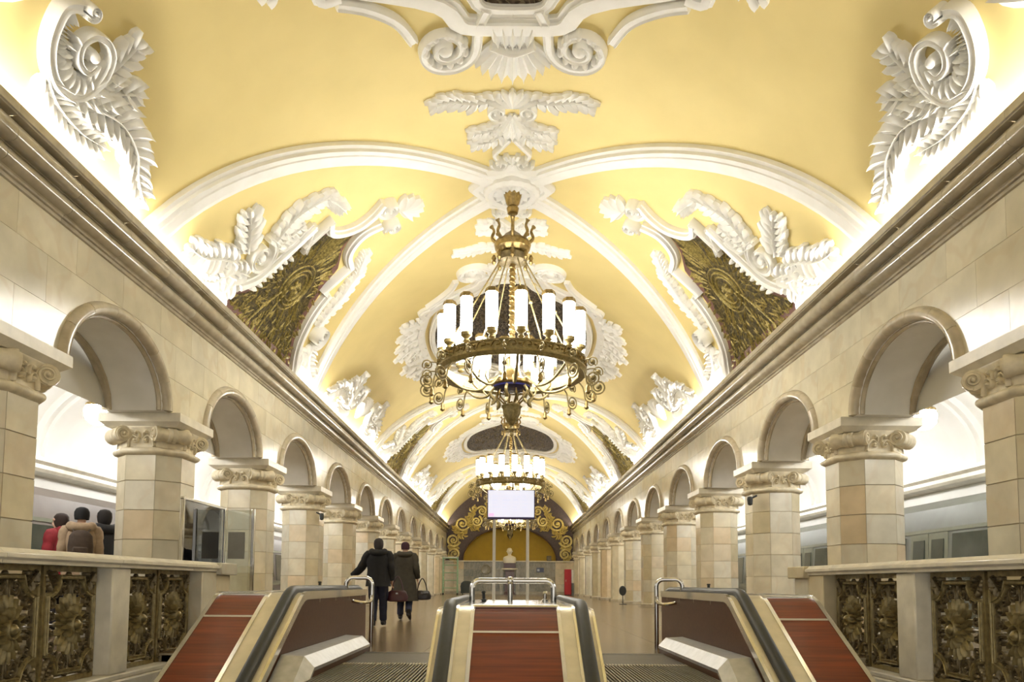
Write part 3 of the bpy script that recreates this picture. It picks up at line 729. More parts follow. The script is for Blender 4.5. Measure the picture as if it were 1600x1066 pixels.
# ================================================================== END WALL
def end_wall():
    n = 48; zL = 2.62
    arc = [(VR * math.sin(p), VC + VR * math.cos(p)) for p in [-AM / VR + 2 * AM / VR * k / n for k in range(n + 1)]]
    na, nb = 3.65, 2.60
    nic = [(-na * math.cos(PI * k / n), zL + nb * math.sin(PI * k / n)) for k in range(n + 1)]
    mb = MB(); mb.grid([[(x, YE, z) for x, z in arc], [(x, YE, z) for x, z in nic]])
    mb.add([(-5.2, YE, zL), (-na, YE, zL), (-na, YE, zL + .001), (-5.16, YE, arc[0][1])], [(0, 1, 2, 3)])
    mb.add([(5.2, YE, zL), (na, YE, zL), (na, YE, zL + .001), (5.16, YE, arc[-1][1])], [(0, 1, 2, 3)])
    o = struct('wall_back', mb, M_tymp)
    mb = MB(); mb.grid([[(x, YE, z) for x, z in nic], [(x, YE + 1.1, z) for x, z in nic]]); mb.grid([[(x, YE + 1.1, z) for x, z in nic], [(x * .97, YE + 1.1, zL) for x, z in nic]])
    mb.add([(-na, YE, zL - .02), (na, YE, zL - .02), (na, YE + 1.1, zL - .02), (-na, YE + 1.1, zL - .02)], [(0, 1, 2, 3)]); obj('niche', mb, M_niche, o)
    mb = MB(); mb.tube([(-(na + .07) * math.cos(PI * k / n), YE - .02, zL + (nb + .07) * math.sin(PI * k / n)) for k in range(n + 1)], .07, 8); obj('niche_moulding', mb, M_tymp, o)
    low = MB().box(-5.2, 5.2, YE + .01, YE + .3, 0, zL); obj('lower_wall', low, M_joint, o)
    for r in range(4):
        for k in range(13):
            x0 = -5.2 + .8 * k; m = M_greym if 1 < k < 11 else M_marble
            obj('marble_slab', MB().box(x0 + .006, x0 + .794, YE - .03, YE + .02, .22 + .58 * r + .005, .22 + .58 * (r + 1) - .005), m, o, smooth=False)
    obj('plinth_course', MB().box(-5.2, 5.2, YE - .06, YE + .02, 0, .22), M_corn, o)
    obj('ledge', MB().box(-5.2, 5.2, YE - .16, YE + .02, 2.54, 2.64), M_abac, o, bevel=.02)
    F = lambda u, v, h: Vector((u, YE - .01 - h, v))
    for s in (-1, 1):
        scr = [((4.35, 3.15), .40, .5, [(4.9, 2.75), (4.95, 3.1)]), ((4.45, 4.25), .50, 3.4, [(4.9, 3.3), (4.4, 3.55), (3.9, 4.0)]), ((3.75, 5.55), .52, 3.6, [(4.2, 4.7), (3.7, 4.9), (3.2, 5.2)]),
               ((2.62, 5.75), .40, 2.0, [(3.2, 5.1), (3.1, 5.5)]), ((2.2, 6.55), .36, .4, [(3.0, 6.2), (2.7, 6.5)]), ((1.35, 6.1), .36, 2.6, [(2.2, 6.0), (1.8, 6.2)]), ((.55, 6.75), .34, .6, [(1.4, 6.9), (1.0, 6.9)])]
        for (c, r, a0, tail) in scr:
            mb = MB(); a = a0 if s > 0 else PI - a0
            volute(mb, F, (s * c[0], c[1]), r * 1.12, .19, .10, a0=a, turns=1.7 * s, tail=[(s * u, v) for u, v in tail] if False else None)
            obj('gilded_scroll', mb, M_goldrel, o)
        lv = [[(4.85, 3.6), (4.5, 3.75), (4.2, 3.55)], [(4.1, 4.7), (3.7, 4.6), (3.55, 4.95)], [(3.95, 4.85), (4.2, 5.0), (4.35, 5.3)], [(3.2, 5.3), (3.1, 5.75), (3.3, 6.1)], [(3.1, 5.1), (2.7, 5.25), (2.5, 5.2)],
              [(2.8, 6.2), (3.0, 6.45), (2.7, 6.85)], [(1.9, 6.0), (1.75, 6.5), (1.6, 6.9)], [(1.0, 6.3), (.9, 5.85), (.5, 5.65)], [(1.6, 5.55), (1.1, 5.5), (.7, 5.6)], [(4.75, 2.72), (4.6, 2.8), (4.3, 2.72)], [(1.0, 6.9), (.8, 7.2), (.4, 7.5)], [(1.9, 7.0), (1.5, 7.3), (1.1, 7.3)]]
        for p in lv:
            mb = MB(); leaf(mb, F, [(s * a, b) for a, b in p], .50, .09, 6); obj('gilded_leaf', mb, M_goldrel, o)
        mb = MB(); ribbon(mb, F, [(s * a, b) for a, b in [(4.85, 2.8), (4.7, 3.5), (4.1, 4.0), (4.0, 4.7), (3.4, 5.1), (3.0, 5.7), (2.2, 5.95), (1.6, 6.5), (.6, 6.3), (0, 6.2)]], .09, .07, ROUND, 6); obj('gilded_stem', mb, M_goldrel, o)
    obj('round_relief', MB().lathe([(.42, 0), (.42, .04), (.36, .06), (.33, .04), (.1, .05), (.02, .05)], 28).xf(Matrix.Translation((-1.85, YE - .03, 1.95)) @ Matrix.Rotation(PI / 2, 4, 'X')), M_greym, o)
end_wall()
tag(obj('wall_plaque', MB().box(2.12, 2.70, YE - .07, YE - .03, 1.74, 2.1), mat('plaque_blue', (.05, .07, .16), .3), None, bevel=.01), 'small dark blue plaque on the grey end wall', 'plaque')
pl = [o for o in COL.objects if o.name == 'wall_plaque'][0]
obj('printed_patch', MB().box(2.18, 2.36, YE - .074, YE - .069, 1.82, 2.0), mat('plaque_print', (.5, .55, .62), .4), pl)
t = thing('loudspeaker', 'black box loudspeaker standing on the end wall ledge', 'loudspeaker', (3.1, YE + .1, 2.64))
obj('cabinet', MB().box(2.92, 3.28, YE - .155, YE - .015, 2.642, 3.04), M_rubber, t, bevel=.015)
obj('grille', MB().box(2.95, 3.25, YE - .168, YE - .154, 2.67, 3.01), M_bronze2, t)
def bust():
    t = thing('bust', 'white stone bust on a tall dark pedestal before the end wall', 'statue', (0, 56.9, 0))
    x, y = 0, 56.9
    ped = MB(); ped.lathe([(.62, 0), (.62, .12), (.54, .16), (.50, .2), (.46, 1.75), (.52, 1.80), (.52, 1.86)], 4, (0, 0, 0)); ped.xf(Matrix.Translation((x, y, 0)) @ Matrix.Rotation(PI / 4, 4, 'Z')); obj('pedestal', ped, mat('dark_red_granite', (.12, .06, .055), .25, var=.3, scale=20), t, smooth=False)
    for s in (-1, 1): obj('pedestal_pier', MB().box(x + s * .62 - .14, x + s * .62 + .14, y - .25, y + .25, 0, 1.9), M_greym, t, bevel=.02)
    obj('pedestal_cap', MB().box(x - .62, x + .62, y - .38, y + .38, 1.90, 2.02), M_abac, t, bevel=.03)
    obj('bust_base', MB().box(x - .45, x + .45, y - .28, y + .28, 2.02, 2.42), mat('base_porphyry', (.10, .05, .06), .3), t, bevel=.02)
    def ell(cz, rx, ry, cx=0, cy=0): return [(x + cx + rx * math.cos(2 * PI * k / 20), y + cy + ry * math.sin(2 * PI * k / 20), cz) for k in range(20)]
    mb = MB().grid([ell(2.42, .46, .24), ell(2.60, .50, .26), ell(2.80, .50, .26), ell(2.90, .44, .24), ell(2.97, .26, .18), ell(3.02, .14, .13), ell(3.10, .125, .13), ell(3.14, .15, .17, 0, -.02), ell(3.22, .19, .22, 0, -.03),
                    ell(3.32, .205, .24, 0, -.02), ell(3.42, .20, .24), ell(3.52, .17, .20), ell(3.58, .10, .12), ell(3.60, .02, .02)], cu=True, cap=True)
    for s in (-1, 1): mb.ball((x + s * .2, y, 3.33), .05, 6)
    mb.ball((x, y - .26, 3.30), .05, 6, 1.4); obj('bust_figure', mb, mat('bust_marble', (.82, .78, .68), .4, var=.05), t)
bust()
t = thing('hanging_lantern', 'small dark pendant lantern hanging under the niche arch', 'lantern', (.02, YE + .35, 4.5))
obj('chain', MB().tube([(.02, YE + .35, 4.85), (.02, YE + .35, 5.22)], .025, 6), M_bronze2, t)
obj('lantern_body', MB().lathe([(.05, .36), (.24, .30), (.22, .22), (.26, .18), (.16, -.02), (.06, -.12), (.01, -.2)], 8, (.02, YE + .35, 4.52)), M_bronze2, t)

# ================================================================== CHANDELIERS
def chandelier():
    X, Y = 0.02, XB[0]; E = EYE
    def lab(k): return 'bronze ring chandelier with white tube lamps, %s' % WHO[k]
    t = thing('chandelier', lab(0), 'chandelier', (X, Y, 3.76), 'ring chandeliers')
    O = lambda z: (X, Y, z)
    obj('ceiling_canopy', MB().lathe([(.05, -.42), (.10, -.40), (.12, -.30), (.09, -.26), (.13, -.20), (.17, -.05), (.22, .02), (.20, .05)], 18, O(8.42)), M_brass, t)
    obj('stem', MB().lathe([(.035, 0), (.05, .05), (.035, .1), (.035, .45), (.05, .5), (.035, .55)], 12, O(7.5)), M_bronze, t)
    crown = MB().lathe([(.10, -.10), (.22, -.06), (.30, .05), (.34, .08), (.36, .16), (.33, .22), (.24, .26), (.16, .36), (.08, .42), (.04, .46)], 24, O(7.22)); co = obj('crown', crown, M_brass, t)
    for k in range(8):
        an = 2 * PI * k / 8; r = lambda q: (X + q * math.cos(an), Y + q * math.sin(an))
        obj('crown_horn', MB().tube(cr([(*r(.30), 7.42), (*r(.40), 7.52), (*r(.36), 7.66), (*r(.42), 7.76)], 4), [.035] * 4 + [.03] * 4 + [.025] * 3 + [.045] * 2, 7), M_brass, co)
        obj('crown_drop', MB().lathe([(.01, -.14), (.045, -.09), (.03, -.04), (.05, 0), (.02, .06)], 8, (*r(.36), 7.12)), M_brass, co)
    obj('collar', MB().lathe([(.20, -.06), (.28, -.02), (.30, .10), (.24, .13)], 20, O(7.06)), M_bronze2, t)
    tw = [(X + .045 * math.cos(k * .9), Y + .045 * math.sin(k * .9), 7.0 - 2.05 * k / 150) for k in range(151)]
    sp = MB().lathe([(.05, -2.1), (.05, 0)], 10, O(7.02)); sp.tube(tw, .028, 6); obj('twisted_column', sp, M_brass, t)
    RZ = 4.93; RR = 1.38
    for k in range(8):
        an = 2 * PI * (k + .5) / 8; p0 = Vector((X + .26 * math.cos(an), Y + .26 * math.sin(an), 7.02)); p1 = Vector((X + RR * math.cos(an), Y + RR * math.sin(an), RZ + .1))
        m = MB().tube([p0, p1], .014, 6); m.ball(p0.lerp(p1, .55), .035, 6); obj('suspension_rod', m, M_bronze, t)
    ring = MB(); n = 72
    prof = [(RR - .10, -.02), (RR + .02, -.05), (RR + .06, .02), (RR + .05, .06), (RR + .03, .07), (RR + .03, .19), (RR + .05, .20), (RR + .05, .23), (RR - .02, .23), (RR - .02, .07), (RR - .10, .04)]
    ring.grid([[(X + r * math.cos(2 * PI * k / n), Y + r * math.sin(2 * PI * k / n), RZ - .1 + z) for r, z in prof] for k in range(n)], cu=True, cv=True); ro = obj('ring', ring, M_bronze, t)
    fil = MB(); C = lambda u, v, h: Vector((X + (RR + .03 + h) * math.cos(u), Y + (RR + .03 + h) * math.sin(u), RZ - .03 + v))
    for k in range(32):
        u0 = 2 * PI * k / 32
        ribbon(fil, C, [(u0 - .07, .02), (u0 - .03, .12), (u0 + .03, .12), (u0 + .05, .06), (u0, .05)], .02, .025, ROUND, 3)
        button(fil, C, (u0 + .098, .07), .022, .03, 6)
    obj('filigree', fil, M_brass, ro)
    lamp = build(MB().lathe([(.06, 0), (.10, .02), (.108, .10), (.108, .66), (.09, .70), (.03, .71)], 14), 'lamp_tube'); lamp.materials.append(M_lamp)
    hold = build(MB().lathe([(.03, -.16), (.07, -.13), (.04, -.08), (.10, -.03), (.105, .03), (.07, .04)], 12), 'lamp_holder'); hold.materials.append(M_bronze)
    crest = build(MB().lathe([(.113, .67), (.118, .70), (.10, .75), (.05, .73)], 12, (0, 0, 0), 6, .08), 'lamp_crest'); crest.materials.append(M_brass)
    off = world_loc(t)
    for k in range(16):
        an = 2 * PI * (k + .3) / 16; p = Vector((X + (RR - .06) * math.cos(an), Y + (RR - .06) * math.sin(an), RZ + .32)) - off
        h = obj('lamp_holder', hold, None, t); h.location = p
        l = obj('lamp_tube', lamp, None, h); c2 = obj('lamp_crest', crest, None, h)
    small = build(MB().lathe([(.04, .36), (.075, .34), (.085, .2), (.075, .05), (.03, 0)], 12), 'inner_lamp'); small.materials.append(M_bulb2)
    for k in range(8):
        an = 2 * PI * (k + .1) / 8; r = lambda q: (X + q * math.cos(an), Y + q * math.sin(an))
        arm = MB().tube(cr([(*r(.16), 4.62), (*r(.38), 4.70), (*r(.62), 4.50), (*r(.98), 4.55), (*r(RR - .05), RZ - .08)], 5), .026, 7); obj('spider_arm', arm, M_bronze, t)
        br = MB().tube(cr([(*r(.62), 4.5), (*r(.74), 4.62), (*r(.72), 4.74)], 4), .018, 6); obj('lamp_bracket', br, M_bronze, t)
        s = obj('inner_lamp', small, None, t); s.location = Vector((*r(.72), 4.74)) - off
    obj('hub_bowl', MB().lathe([(.10, -.02), (.34, .0), (.40, .05), (.40, .10), (.30, .14), (.20, .22), (.14, .40), (.18, .52), (.08, .60)], 28, O(4.56)), M_brass, t)
    obj('hub_underside', MB().lathe([(.02, -.07), (.2, -.06), (.36, -.01), (.37, .02), (.1, .02)], 28, O(4.555)), M_blue, t)
    cage = MB()
    for k in range(10):
        an = 2 * PI * k / 10; cage.tube(cr([(X + q * math.cos(an), Y + q * math.sin(an), z) for q, z in ((.26, 4.5), (.28, 4.38), (.16, 4.26), (.13, 4.16))], 4), .016, 5)
    obj('pendant_cage', cage, M_brass, t)
    obj('finial', MB().lathe([(.01, -.52), (.04, -.48), (.025, -.42), (.06, -.36), (.03, -.30), (.10, -.20), (.16, -.06), (.17, .04), (.20, .08), (.12, .12)], 18, O(4.12), 9, .06), M_bronze, t)
    for k in range(16):                           # hanging scroll brackets about the ring
        an = 2 * PI * (k + .8) / 16; ca, sa = math.cos(an), math.sin(an)
        G = lambda u, v: (X + u * ca, Y + u * sa, v)
        pa = [(RR, RZ - .12), (RR + .10, RZ - .22), (RR + .14, RZ - .36)] + [(RR + .27 + (.15 - .10 * q / 14) * math.cos(PI + q * .75), RZ - .38 + (.15 - .10 * q / 14) * math.sin(PI + q * .75)) for q in range(1, 15)]
        m = MB().tube([G(*p) for p in cr(pa, 2)], .015, 6); m.ball(G(RR + .27, RZ - .38), .045, 6)
        pb = [(RR + .04, RZ - .04), (RR + .2, RZ - .02)] + [(RR + .26 + (.11 - .07 * q / 12) * math.cos(-PI / 2 - q * -.75), RZ - .08 + .0 + (.11 - .07 * q / 12) * math.sin(-PI / 2 + q * .75)) for q in range(1, 13)]
        m.tube([G(*p) for p in cr(pb, 2)], .013, 6); m.ball(G(RR + .26, RZ - .08), .04, 6)
        s = obj('scroll_bracket', m, M_bronze, t)
        obj('tulip_drop', MB().lathe([(.012, -.13), (.05, -.10), (.03, -.05), (.04, -.02), (.015, .05)], 8, G(RR + .18, RZ - .54)), M_brass, s)
    for k in range(6):
        an = 2 * PI * (k + .25) / 6; m = MB().tube([(X + q * math.cos(an), Y + q * math.sin(an), z) for q, z in cr([(.34, 4.55), (.42, 4.42), (.34, 4.30), (.40, 4.20)], 4)], [.03] * 6 + [.04] * 5 + [.02] * 2, 6); obj('leaf_drop', m, M_bronze, t)
    for k in (1, 2): copy_tree(t, None, (X, XB[k], 3.76), label=lab(k))
chandelier()
# aisle lamps
def aisle_lamps():
    globe = build(MB().lathe([(.05, .22), (.16, .18), (.22, .05), (.20, -.10), (.10, -.2), (.02, -.22)], 16), 'lamp_globe'); globe.materials.append(M_aisle)
    rod = build(MB().lathe([(.02, .2), (.02, 1.12), (.09, 1.14), (.09, 1.20)], 10), 'lamp_rod'); rod.materials.append(M_brass)
    cup = build(MB().lathe([(.19, .12), (.20, .16), (.08, .26), (.04, .28)], 14), 'lamp_cup'); cup.materials.append(M_brass)
    for s in (-1, 1):
        for i in range(len(PY) - 1):
            y = (PY[i] + PY[i + 1]) / 2
            t = thing('pendant_lamp', 'white globe lamp in the %s aisle, %s from the end wall' % ('scaffold side' if s < 0 else 'red cabinet side', ORD[len(PY) - 2 - i]), 'lamp', (s * 7.5, y, 3.85), 'aisle globe lamps')
            obj('lamp_globe', globe, None, t); obj('lamp_rod', rod, None, t); obj('lamp_cup', cup, None, t)
aisle_lamps()

# ================================================================== BALUSTRADES
def grille_mesh():
    """openwork bronze panel, 0.82 wide (u) by 1.05 high (v), in the plane x = 0; returns parts"""
    W, H = .82, 1.05; G = lambda u, v, h: Vector((h, u, v)); D = {}
    m = MB(); 
    for a, b, c, d in ((0, W, 0, .05), (0, W, H - .05, H), (0, .035, 0, H), (W - .035, W, 0, H)): m.box(-.03, .03, a, b, c, d)
    D['outer_frame'] = m
    m = MB(); r = .17; p = []
    def arcp(cx, cy, a0, a1): return [(cx + r * math.cos(a0 + (a1 - a0) * k / 6), cy + r * math.sin(a0 + (a1 - a0) * k / 6)) for k in range(7)]
    e0, e1, f0, f1 = .06, W - .06, .10, H - .10
    p = arcp(e0, f0, PI / 2, 0) + arcp(e1, f0, PI, PI / 2) + arcp(e1, f1, -PI / 2, -PI) + arcp(e0, f1, 0, -PI / 2)
    p.append(p[0]); ribbon(m, G, p, .045, .05, BAND, 1, smooth=False); D['inner_border'] = m
    c = (W / 2, H / 2); m = MB()
    for k in range(18):
        a = 2 * PI * k / 18; petal(m, G, (c[0] + .06 * math.cos(a), c[1] + .06 * math.sin(a)), (c[0] + .21 * math.cos(a), c[1] + .28 * math.sin(a)), .052, .05)
    for k in range(14):
        a = 2 * PI * (k + .5) / 14; petal(m, G, (c[0] + .04 * math.cos(a), c[1] + .04 * math.sin(a)), (c[0] + .14 * math.cos(a), c[1] + .18 * math.sin(a)), .05, .085)
    D['sunflower'] = m
    m = MB(); button(m, G, c, .055, .12, 12); ribbon(m, G, [(c[0] + .07 * math.cos(k * PI / 8), c[1] + .08 * math.sin(k * PI / 8)) for k in range(17)], .03, .105, ROUND, 1, smooth=False); D['sunflower_centre'] = m
    m = MB()
    for sx in (-1, 1):
        for sy in (-1, 1):
            q = lambda u, v: (c[0] + sx * u, c[1] + sy * v)
            volute(m, G, q(.10, .345), .075, .028, .035, a0=PI / 2, turns=1.5 * sx * sy, tail=[q(.015, .26), q(.02, .36)])
            volute(m, G, q(.275, .19), .07, .028, .035, a0=0 if sx > 0 else PI, turns=1.4 * sx * sy, tail=[q(.33, .03), q(.335, .12)])
            volute(m, G, q(.215, .275), .05, .022, .035, a0=1.0, turns=-1.3 * sx * sy); volute(m, G, q(.27, .07), .045, .022, .035, a0=2.0, turns=1.3 * sx * sy)
            ribbon(m, G, [q(.0, .40), q(.1, .425), q(.2, .40)], .022, .03, ROUND, 4); ribbon(m, G, [q(.19, .40), q(.22, .33), q(.30, .28)], .02, .03, ROUND, 4)
            ribbon(m, G, [q(.05, .29), q(.13, .27), q(.16, .33), q(.20, .24)], .022, .03, ROUND, 4)
        ribbon(m, G, [(c[0] + sx * .19, c[1]), (c[0] + sx * .36, c[1])], .022, .03, ROUND, 2)
    for sy in (-1, 1): ribbon(m, G, [(c[0], c[1] + sy * .25), (c[0], c[1] + sy * .43)], .022, .03, ROUND, 2)
    D['scrollwork'] = m
    m = MB()
    for sx in (0, 1):
        for sy in (0, 1):
            q = lambda u, v: (u if not sx else W - u, v if not sy else H - v)
            leaf(m, G, [q(.04, .05), q(.10, .12), q(.175, .215)], .11, .045, 5)
            button(m, G, q(.06, .16), .03, .05, 7); button(m, G, q(.16, .07), .03, .05, 7)
    D['corner_leaves'] = m
    m = MB(); m.ball((0, W / 2, .075), .028, 6); m.ball((0, W / 2, H - .075), .028, 6); D['bead_knobs'] = m
    return {k: build(v, k, 45) for k, v in D.items()}
GM = grille_mesh()
for k, me in GM.items(): me.materials.append(M_bronze if k in ('outer_frame', 'inner_border', 'sunflower_centre', 'sunflower') else M_bronze2)
def balustrade(sgn):
    bx = sgn * 4.1 + .04; t = thing('balustrade', 'stone and bronze balustrade beside the escalators, %s' % ('below the two passengers with backs turned' if sgn < 0 else 'facing the one with a glass screen'), 'balustrade', (bx, 8, 0), 'escalator well balustrades')
    YN = 2.0
    def ybox(name, y0, y1, z0, z1, hw, m, bv=.012): return obj(name, MB().box(bx - hw, bx + hw, y0, y1, z0, z1), m, t, bevel=bv)
    ybox('base_curb', YN, 10.25, -.42, -.17, .22, M_abac); ybox('base_step', YN, 10.25, -.17, -.115, .19, M_abac)
    cop = [(-.20, .94), (-.20, .965), (-.235, .985), (-.235, 1.015), (-.20, 1.03), (-.175, 1.06), (.175, 1.06), (.20, 1.03), (.235, 1.015), (.235, .985), (.20, .965), (.20, .94)]
    for a, b in ((YN, 3.9), (3.905, 5.6), (5.605, 7.3), (7.305, 9.0), (9.005, 9.75)):
        obj('coping', MB().prism([(bx + x, z) for x, z in cop], 1, a, b), M_abac, t, sharp=20)
    ybox('coping_end', 9.755, 10.32, .90, 1.06, .25, M_marble)
    for y in (5.15, 7.24): ybox('post', y, y + .34, -.115, .94, .17, M_abac, .015)
    ybox('pier_slab', 9.32, 9.78, -.115, .94, .18, M_marble); ybox('pier_slab', 9.79, 10.25, -.115, .90, .18, M_marble)
    def panel(y0):
        g = obj('grille_panel', GM['outer_frame'], None, t); g.location = Vector((bx, y0, -.112)) - world_loc(t)
        if sgn > 0: g.scale = (-1, 1, 1)
        for k in ('inner_border', 'sunflower', 'sunflower_centre', 'scrollwork', 'corner_leaves', 'bead_knobs'): obj(k, GM[k], None, g)
    for y0 in (5.52, 6.38, 7.60, 8.46): panel(y0)
    for y0 in (3.42, 4.28): panel(y0)
balustrade(-1); balustrade(1)
# glass screen at the end of the balustrade
t = thing('glass_screen', 'clear perspex screen with steel posts at the balustrade end', 'screen', (-4.25, 10.2, 0))
for y in (9.55, 10.95): obj('steel_post', MB().box(-4.30, -4.25, y, y + .045, 0 if y > 10 else 1.06, 1.9), M_chrome, t, bevel=.006)
obj('post', MB().box(-3.86, -3.81, 10.95, 10.995, 0, 1.9), M_chrome, t, bevel=.006)
obj('side_pane', MB().box(-4.285, -4.270, 9.6, 10.94, 1.07, 1.88), M_glass, t); obj('front_pane', MB().box(-4.25, -3.86, 10.965, 10.98, .12, 1.88), M_glass, t)
obj('top_rail', MB().box(-4.30, -4.255, 9.55, 10.99, 1.88, 1.92), M_chrome, t, bevel=.006)
obj('notice', MB().box(-4.2, -3.95, 10.955, 10.962, 1.15, 1.55), mat('notice_grey', (.32, .32, .30), .4), t)

# ================================================================== ESCALATORS
SL = math.tan(math.radians(30.5))
def epath(y_far, zd, y_break=7.05, y_end=1.6, dz=0.0):
    p = [(y_far, zd)]
    for k in range(-3, 4):                        # eased break into the slope
        q = k / 3; y = y_break - q * .12; p.append((y, zd - (SL * .12 * (1 + q) ** 2 / 4 * 1.0)))
    ye = y_break - .12; ze = zd - SL * .12
    p.append((y_end, ze - SL * (ye - y_end))); return p
def esweep(path, sec):                            # section polygon [(x, dz)] along [(y, z)]
    return MB().grid([[(x, y, z + d) for x, d in sec] for y, z in path], cu=True, cap=True)
def rect(x0, x1, d0, d1): return [(x0, d0), (x1, d0), (x1, d1), (x0, d1)]
def rail_sec(x0, x1, h):
    c = (x0 + x1) / 2; w2 = (x1 - x0) / 2; return [(x0, -.01)] + [(c - w2 * math.cos(PI * k / 8), .02 + h * math.sin(PI * k / 8) ** .7) for k in range(9)] + [(x1, -.01)]
ZSIDE, ZMID, CXE = .70, .585, .06
def clip(path, y0, y1):
    out = []
    def z_at(y):
        for (a, za), (b, zb) in zip(path, path[1:]):
            if b <= y <= a: return za + (zb - za) * (a - y) / max(1e-6, a - b)
        return path[-1][1]
    return [(y1, z_at(y1))] + [p for p in path if y0 < p[0] < y1] + [(y0, z_at(y0))]
def tube_u(p0, p1, top, r=.032):
    p0 = Vector(p0); p1 = Vector(p1); a = Vector((p0.x, p0.y, top)); b = Vector((p1.x, p1.y, top)); d = (b - a).normalized() * .09
    pts = [p0, a - Vector((0, 0, .09))] + [a - Vector((0, 0, .09 * (1 - math.sin(q)))) + d * (1 - math.cos(q)) for q in (.4, .8, 1.2)] + [a + d, b - d] + [b - Vector((0, 0, .09 * (1 - math.sin(q)))) - d * (1 - math.cos(q)) for q in (1.2, .8, .4)] + [b - Vector((0, 0, .09)), p1]
    return MB().tube(pts, r, 10)
def side_unit(sgn):
    t = thing('escalator_balustrade', 'red wood and brown laminate escalator balustrade beside the %s' % ('dark coated walking women' if sgn < 0 else 'empty floor, facing the walkers'), 'escalator', (sgn * 2.3 + CXE, 7, 0), 'escalator balustrades')
    x = lambda v: CXE + sgn * v
    pth = epath(10.1, ZSIDE)
    def part(name, v0, v1, d0, d1, m, p=pth, **k): return obj(name, esweep(p, rect(x(v0), x(v1), d0, d1)), m, t, sharp=25, **k)
    cuts = [7.05, 6.70, 5.5, 4.3, 3.1, 1.6]
    for a, b in zip(cuts, cuts[1:]):
        obj('wood_panel', esweep(clip(pth, b + .006, a - .006), rect(x(2.82), x(2.38), -.10, 0)), M_wood, t, sharp=25)
    for a in cuts[1:-1]:
        z = clip(pth, a - .02, a)[0][1]; obj('seam_strip', MB().box(min(x(2.82), x(2.38)), max(x(2.82), x(2.38)), a - .008, a + .008, z - .03, z + .012), M_trim, t)
    obj('deck_plate', esweep(clip(pth, 7.06, 10.1), rect(x(2.82), x(2.20), -.06, 0)), M_chrome, t, sharp=25)
    part('edge_strip', 2.86, 2.82, -.12, .012, M_chrome); part('edge_strip', 2.38, 2.345, -.10, .015, M_chrome)
    part('trim_board', 2.345, 2.205, -.10, .004, M_trim)
    obj('handrail', esweep(pth, rail_sec(x(2.205), x(2.095), .055)), M_rubber, t, sharp=60)
    part('trim_board', 2.095, 2.04, -.10, .006, M_trim); part('edge_strip', 2.04, 2.01, -.06, .02, M_chrome)
    obj('newel', MB().tube(cr([(x(2.15), 10.05, ZSIDE + .02), (x(2.15), 10.35, ZSIDE - .03), (x(2.15), 10.45, ZSIDE - .22), (x(2.15), 10.3, ZSIDE - .42), (x(2.15), 10.0, ZSIDE - .46)], 5), .055, 10), M_rubber, t)
    ys = [10.1, 9.75, 9.05, 8.35, 7.65, 7.05, 6.2, 5.2, 4.2, 3.2, 1.7]
    for a, b in zip(ys, ys[1:]):
        c = clip(pth, b + .004, a - .004)
        lo = [(y, min(z - .05, max(z - .75, -.02 if y > 5.6 else z - .75))) for y, z in c]
        m = MB().grid([[(x(2.02), y, z - .05) for y, z in c], [(x(2.02), y, z) for y, z in lo], [(x(2.06), y, z) for y, z in lo], [(x(2.06), y, z - .05) for y, z in c]], cv=True)
        obj('laminate_panel', m, M_panel, t, smooth=False)
    obj('end_panel', MB().box(min(x(2.04), x(2.84)), max(x(2.04), x(2.84)), 10.05, 10.12, 0, ZSIDE - .06), M_panel, t)
    obj('outer_panel', esweep(pth, rect(x(2.86), x(2.84), -.9, -.1)), M_panel, t)
    sp = [(8.85, .0), (6.35, .0), (1.6, -SL * 4.75)]
    obj('skirt_top', MB().grid([[(x(v), y, z + d) for v, d in ((2.01, .185), (1.81, .175), (1.72, .08), (1.72, .05), (2.01, .05))] for y, z in sp], cu=True, cap=True), M_brushed, t, sharp=20)
    obj('skirt_panel', MB().grid([[(x(v), y, z + d) for v, d in ((2.01, .05), (1.725, .05), (1.725, -.2), (2.01, -.2))] for y, z in sp], cu=True, cap=True), M_panel, t, sharp=20)
    g = tube_u((x(2.12), 9.30, ZSIDE), (x(1.80), 9.35, .35), .87, .028); g.tube([(x(1.80), 9.35, .0), (x(1.80), 9.35, .36)], .028, 10); obj('guard_tube', g, M_chrome, t)
    obj('guard_hook', MB().tube(cr([(x(2.02), 9.2, .58), (x(1.88), 9.2, .56), (x(1.80), 9.28, .58), (x(1.80), 9.35, .66)], 4), .02, 8), M_chrome, t)
    obj('deck_knob', MB().lathe([(.03, 0), (.03, .05), (.018, .055), (.018, .10), (.026, .105), (.02, .12)], 10, (x(2.45), 9.3, ZSIDE)), M_rubber, t)
side_unit(-1); side_unit(1)
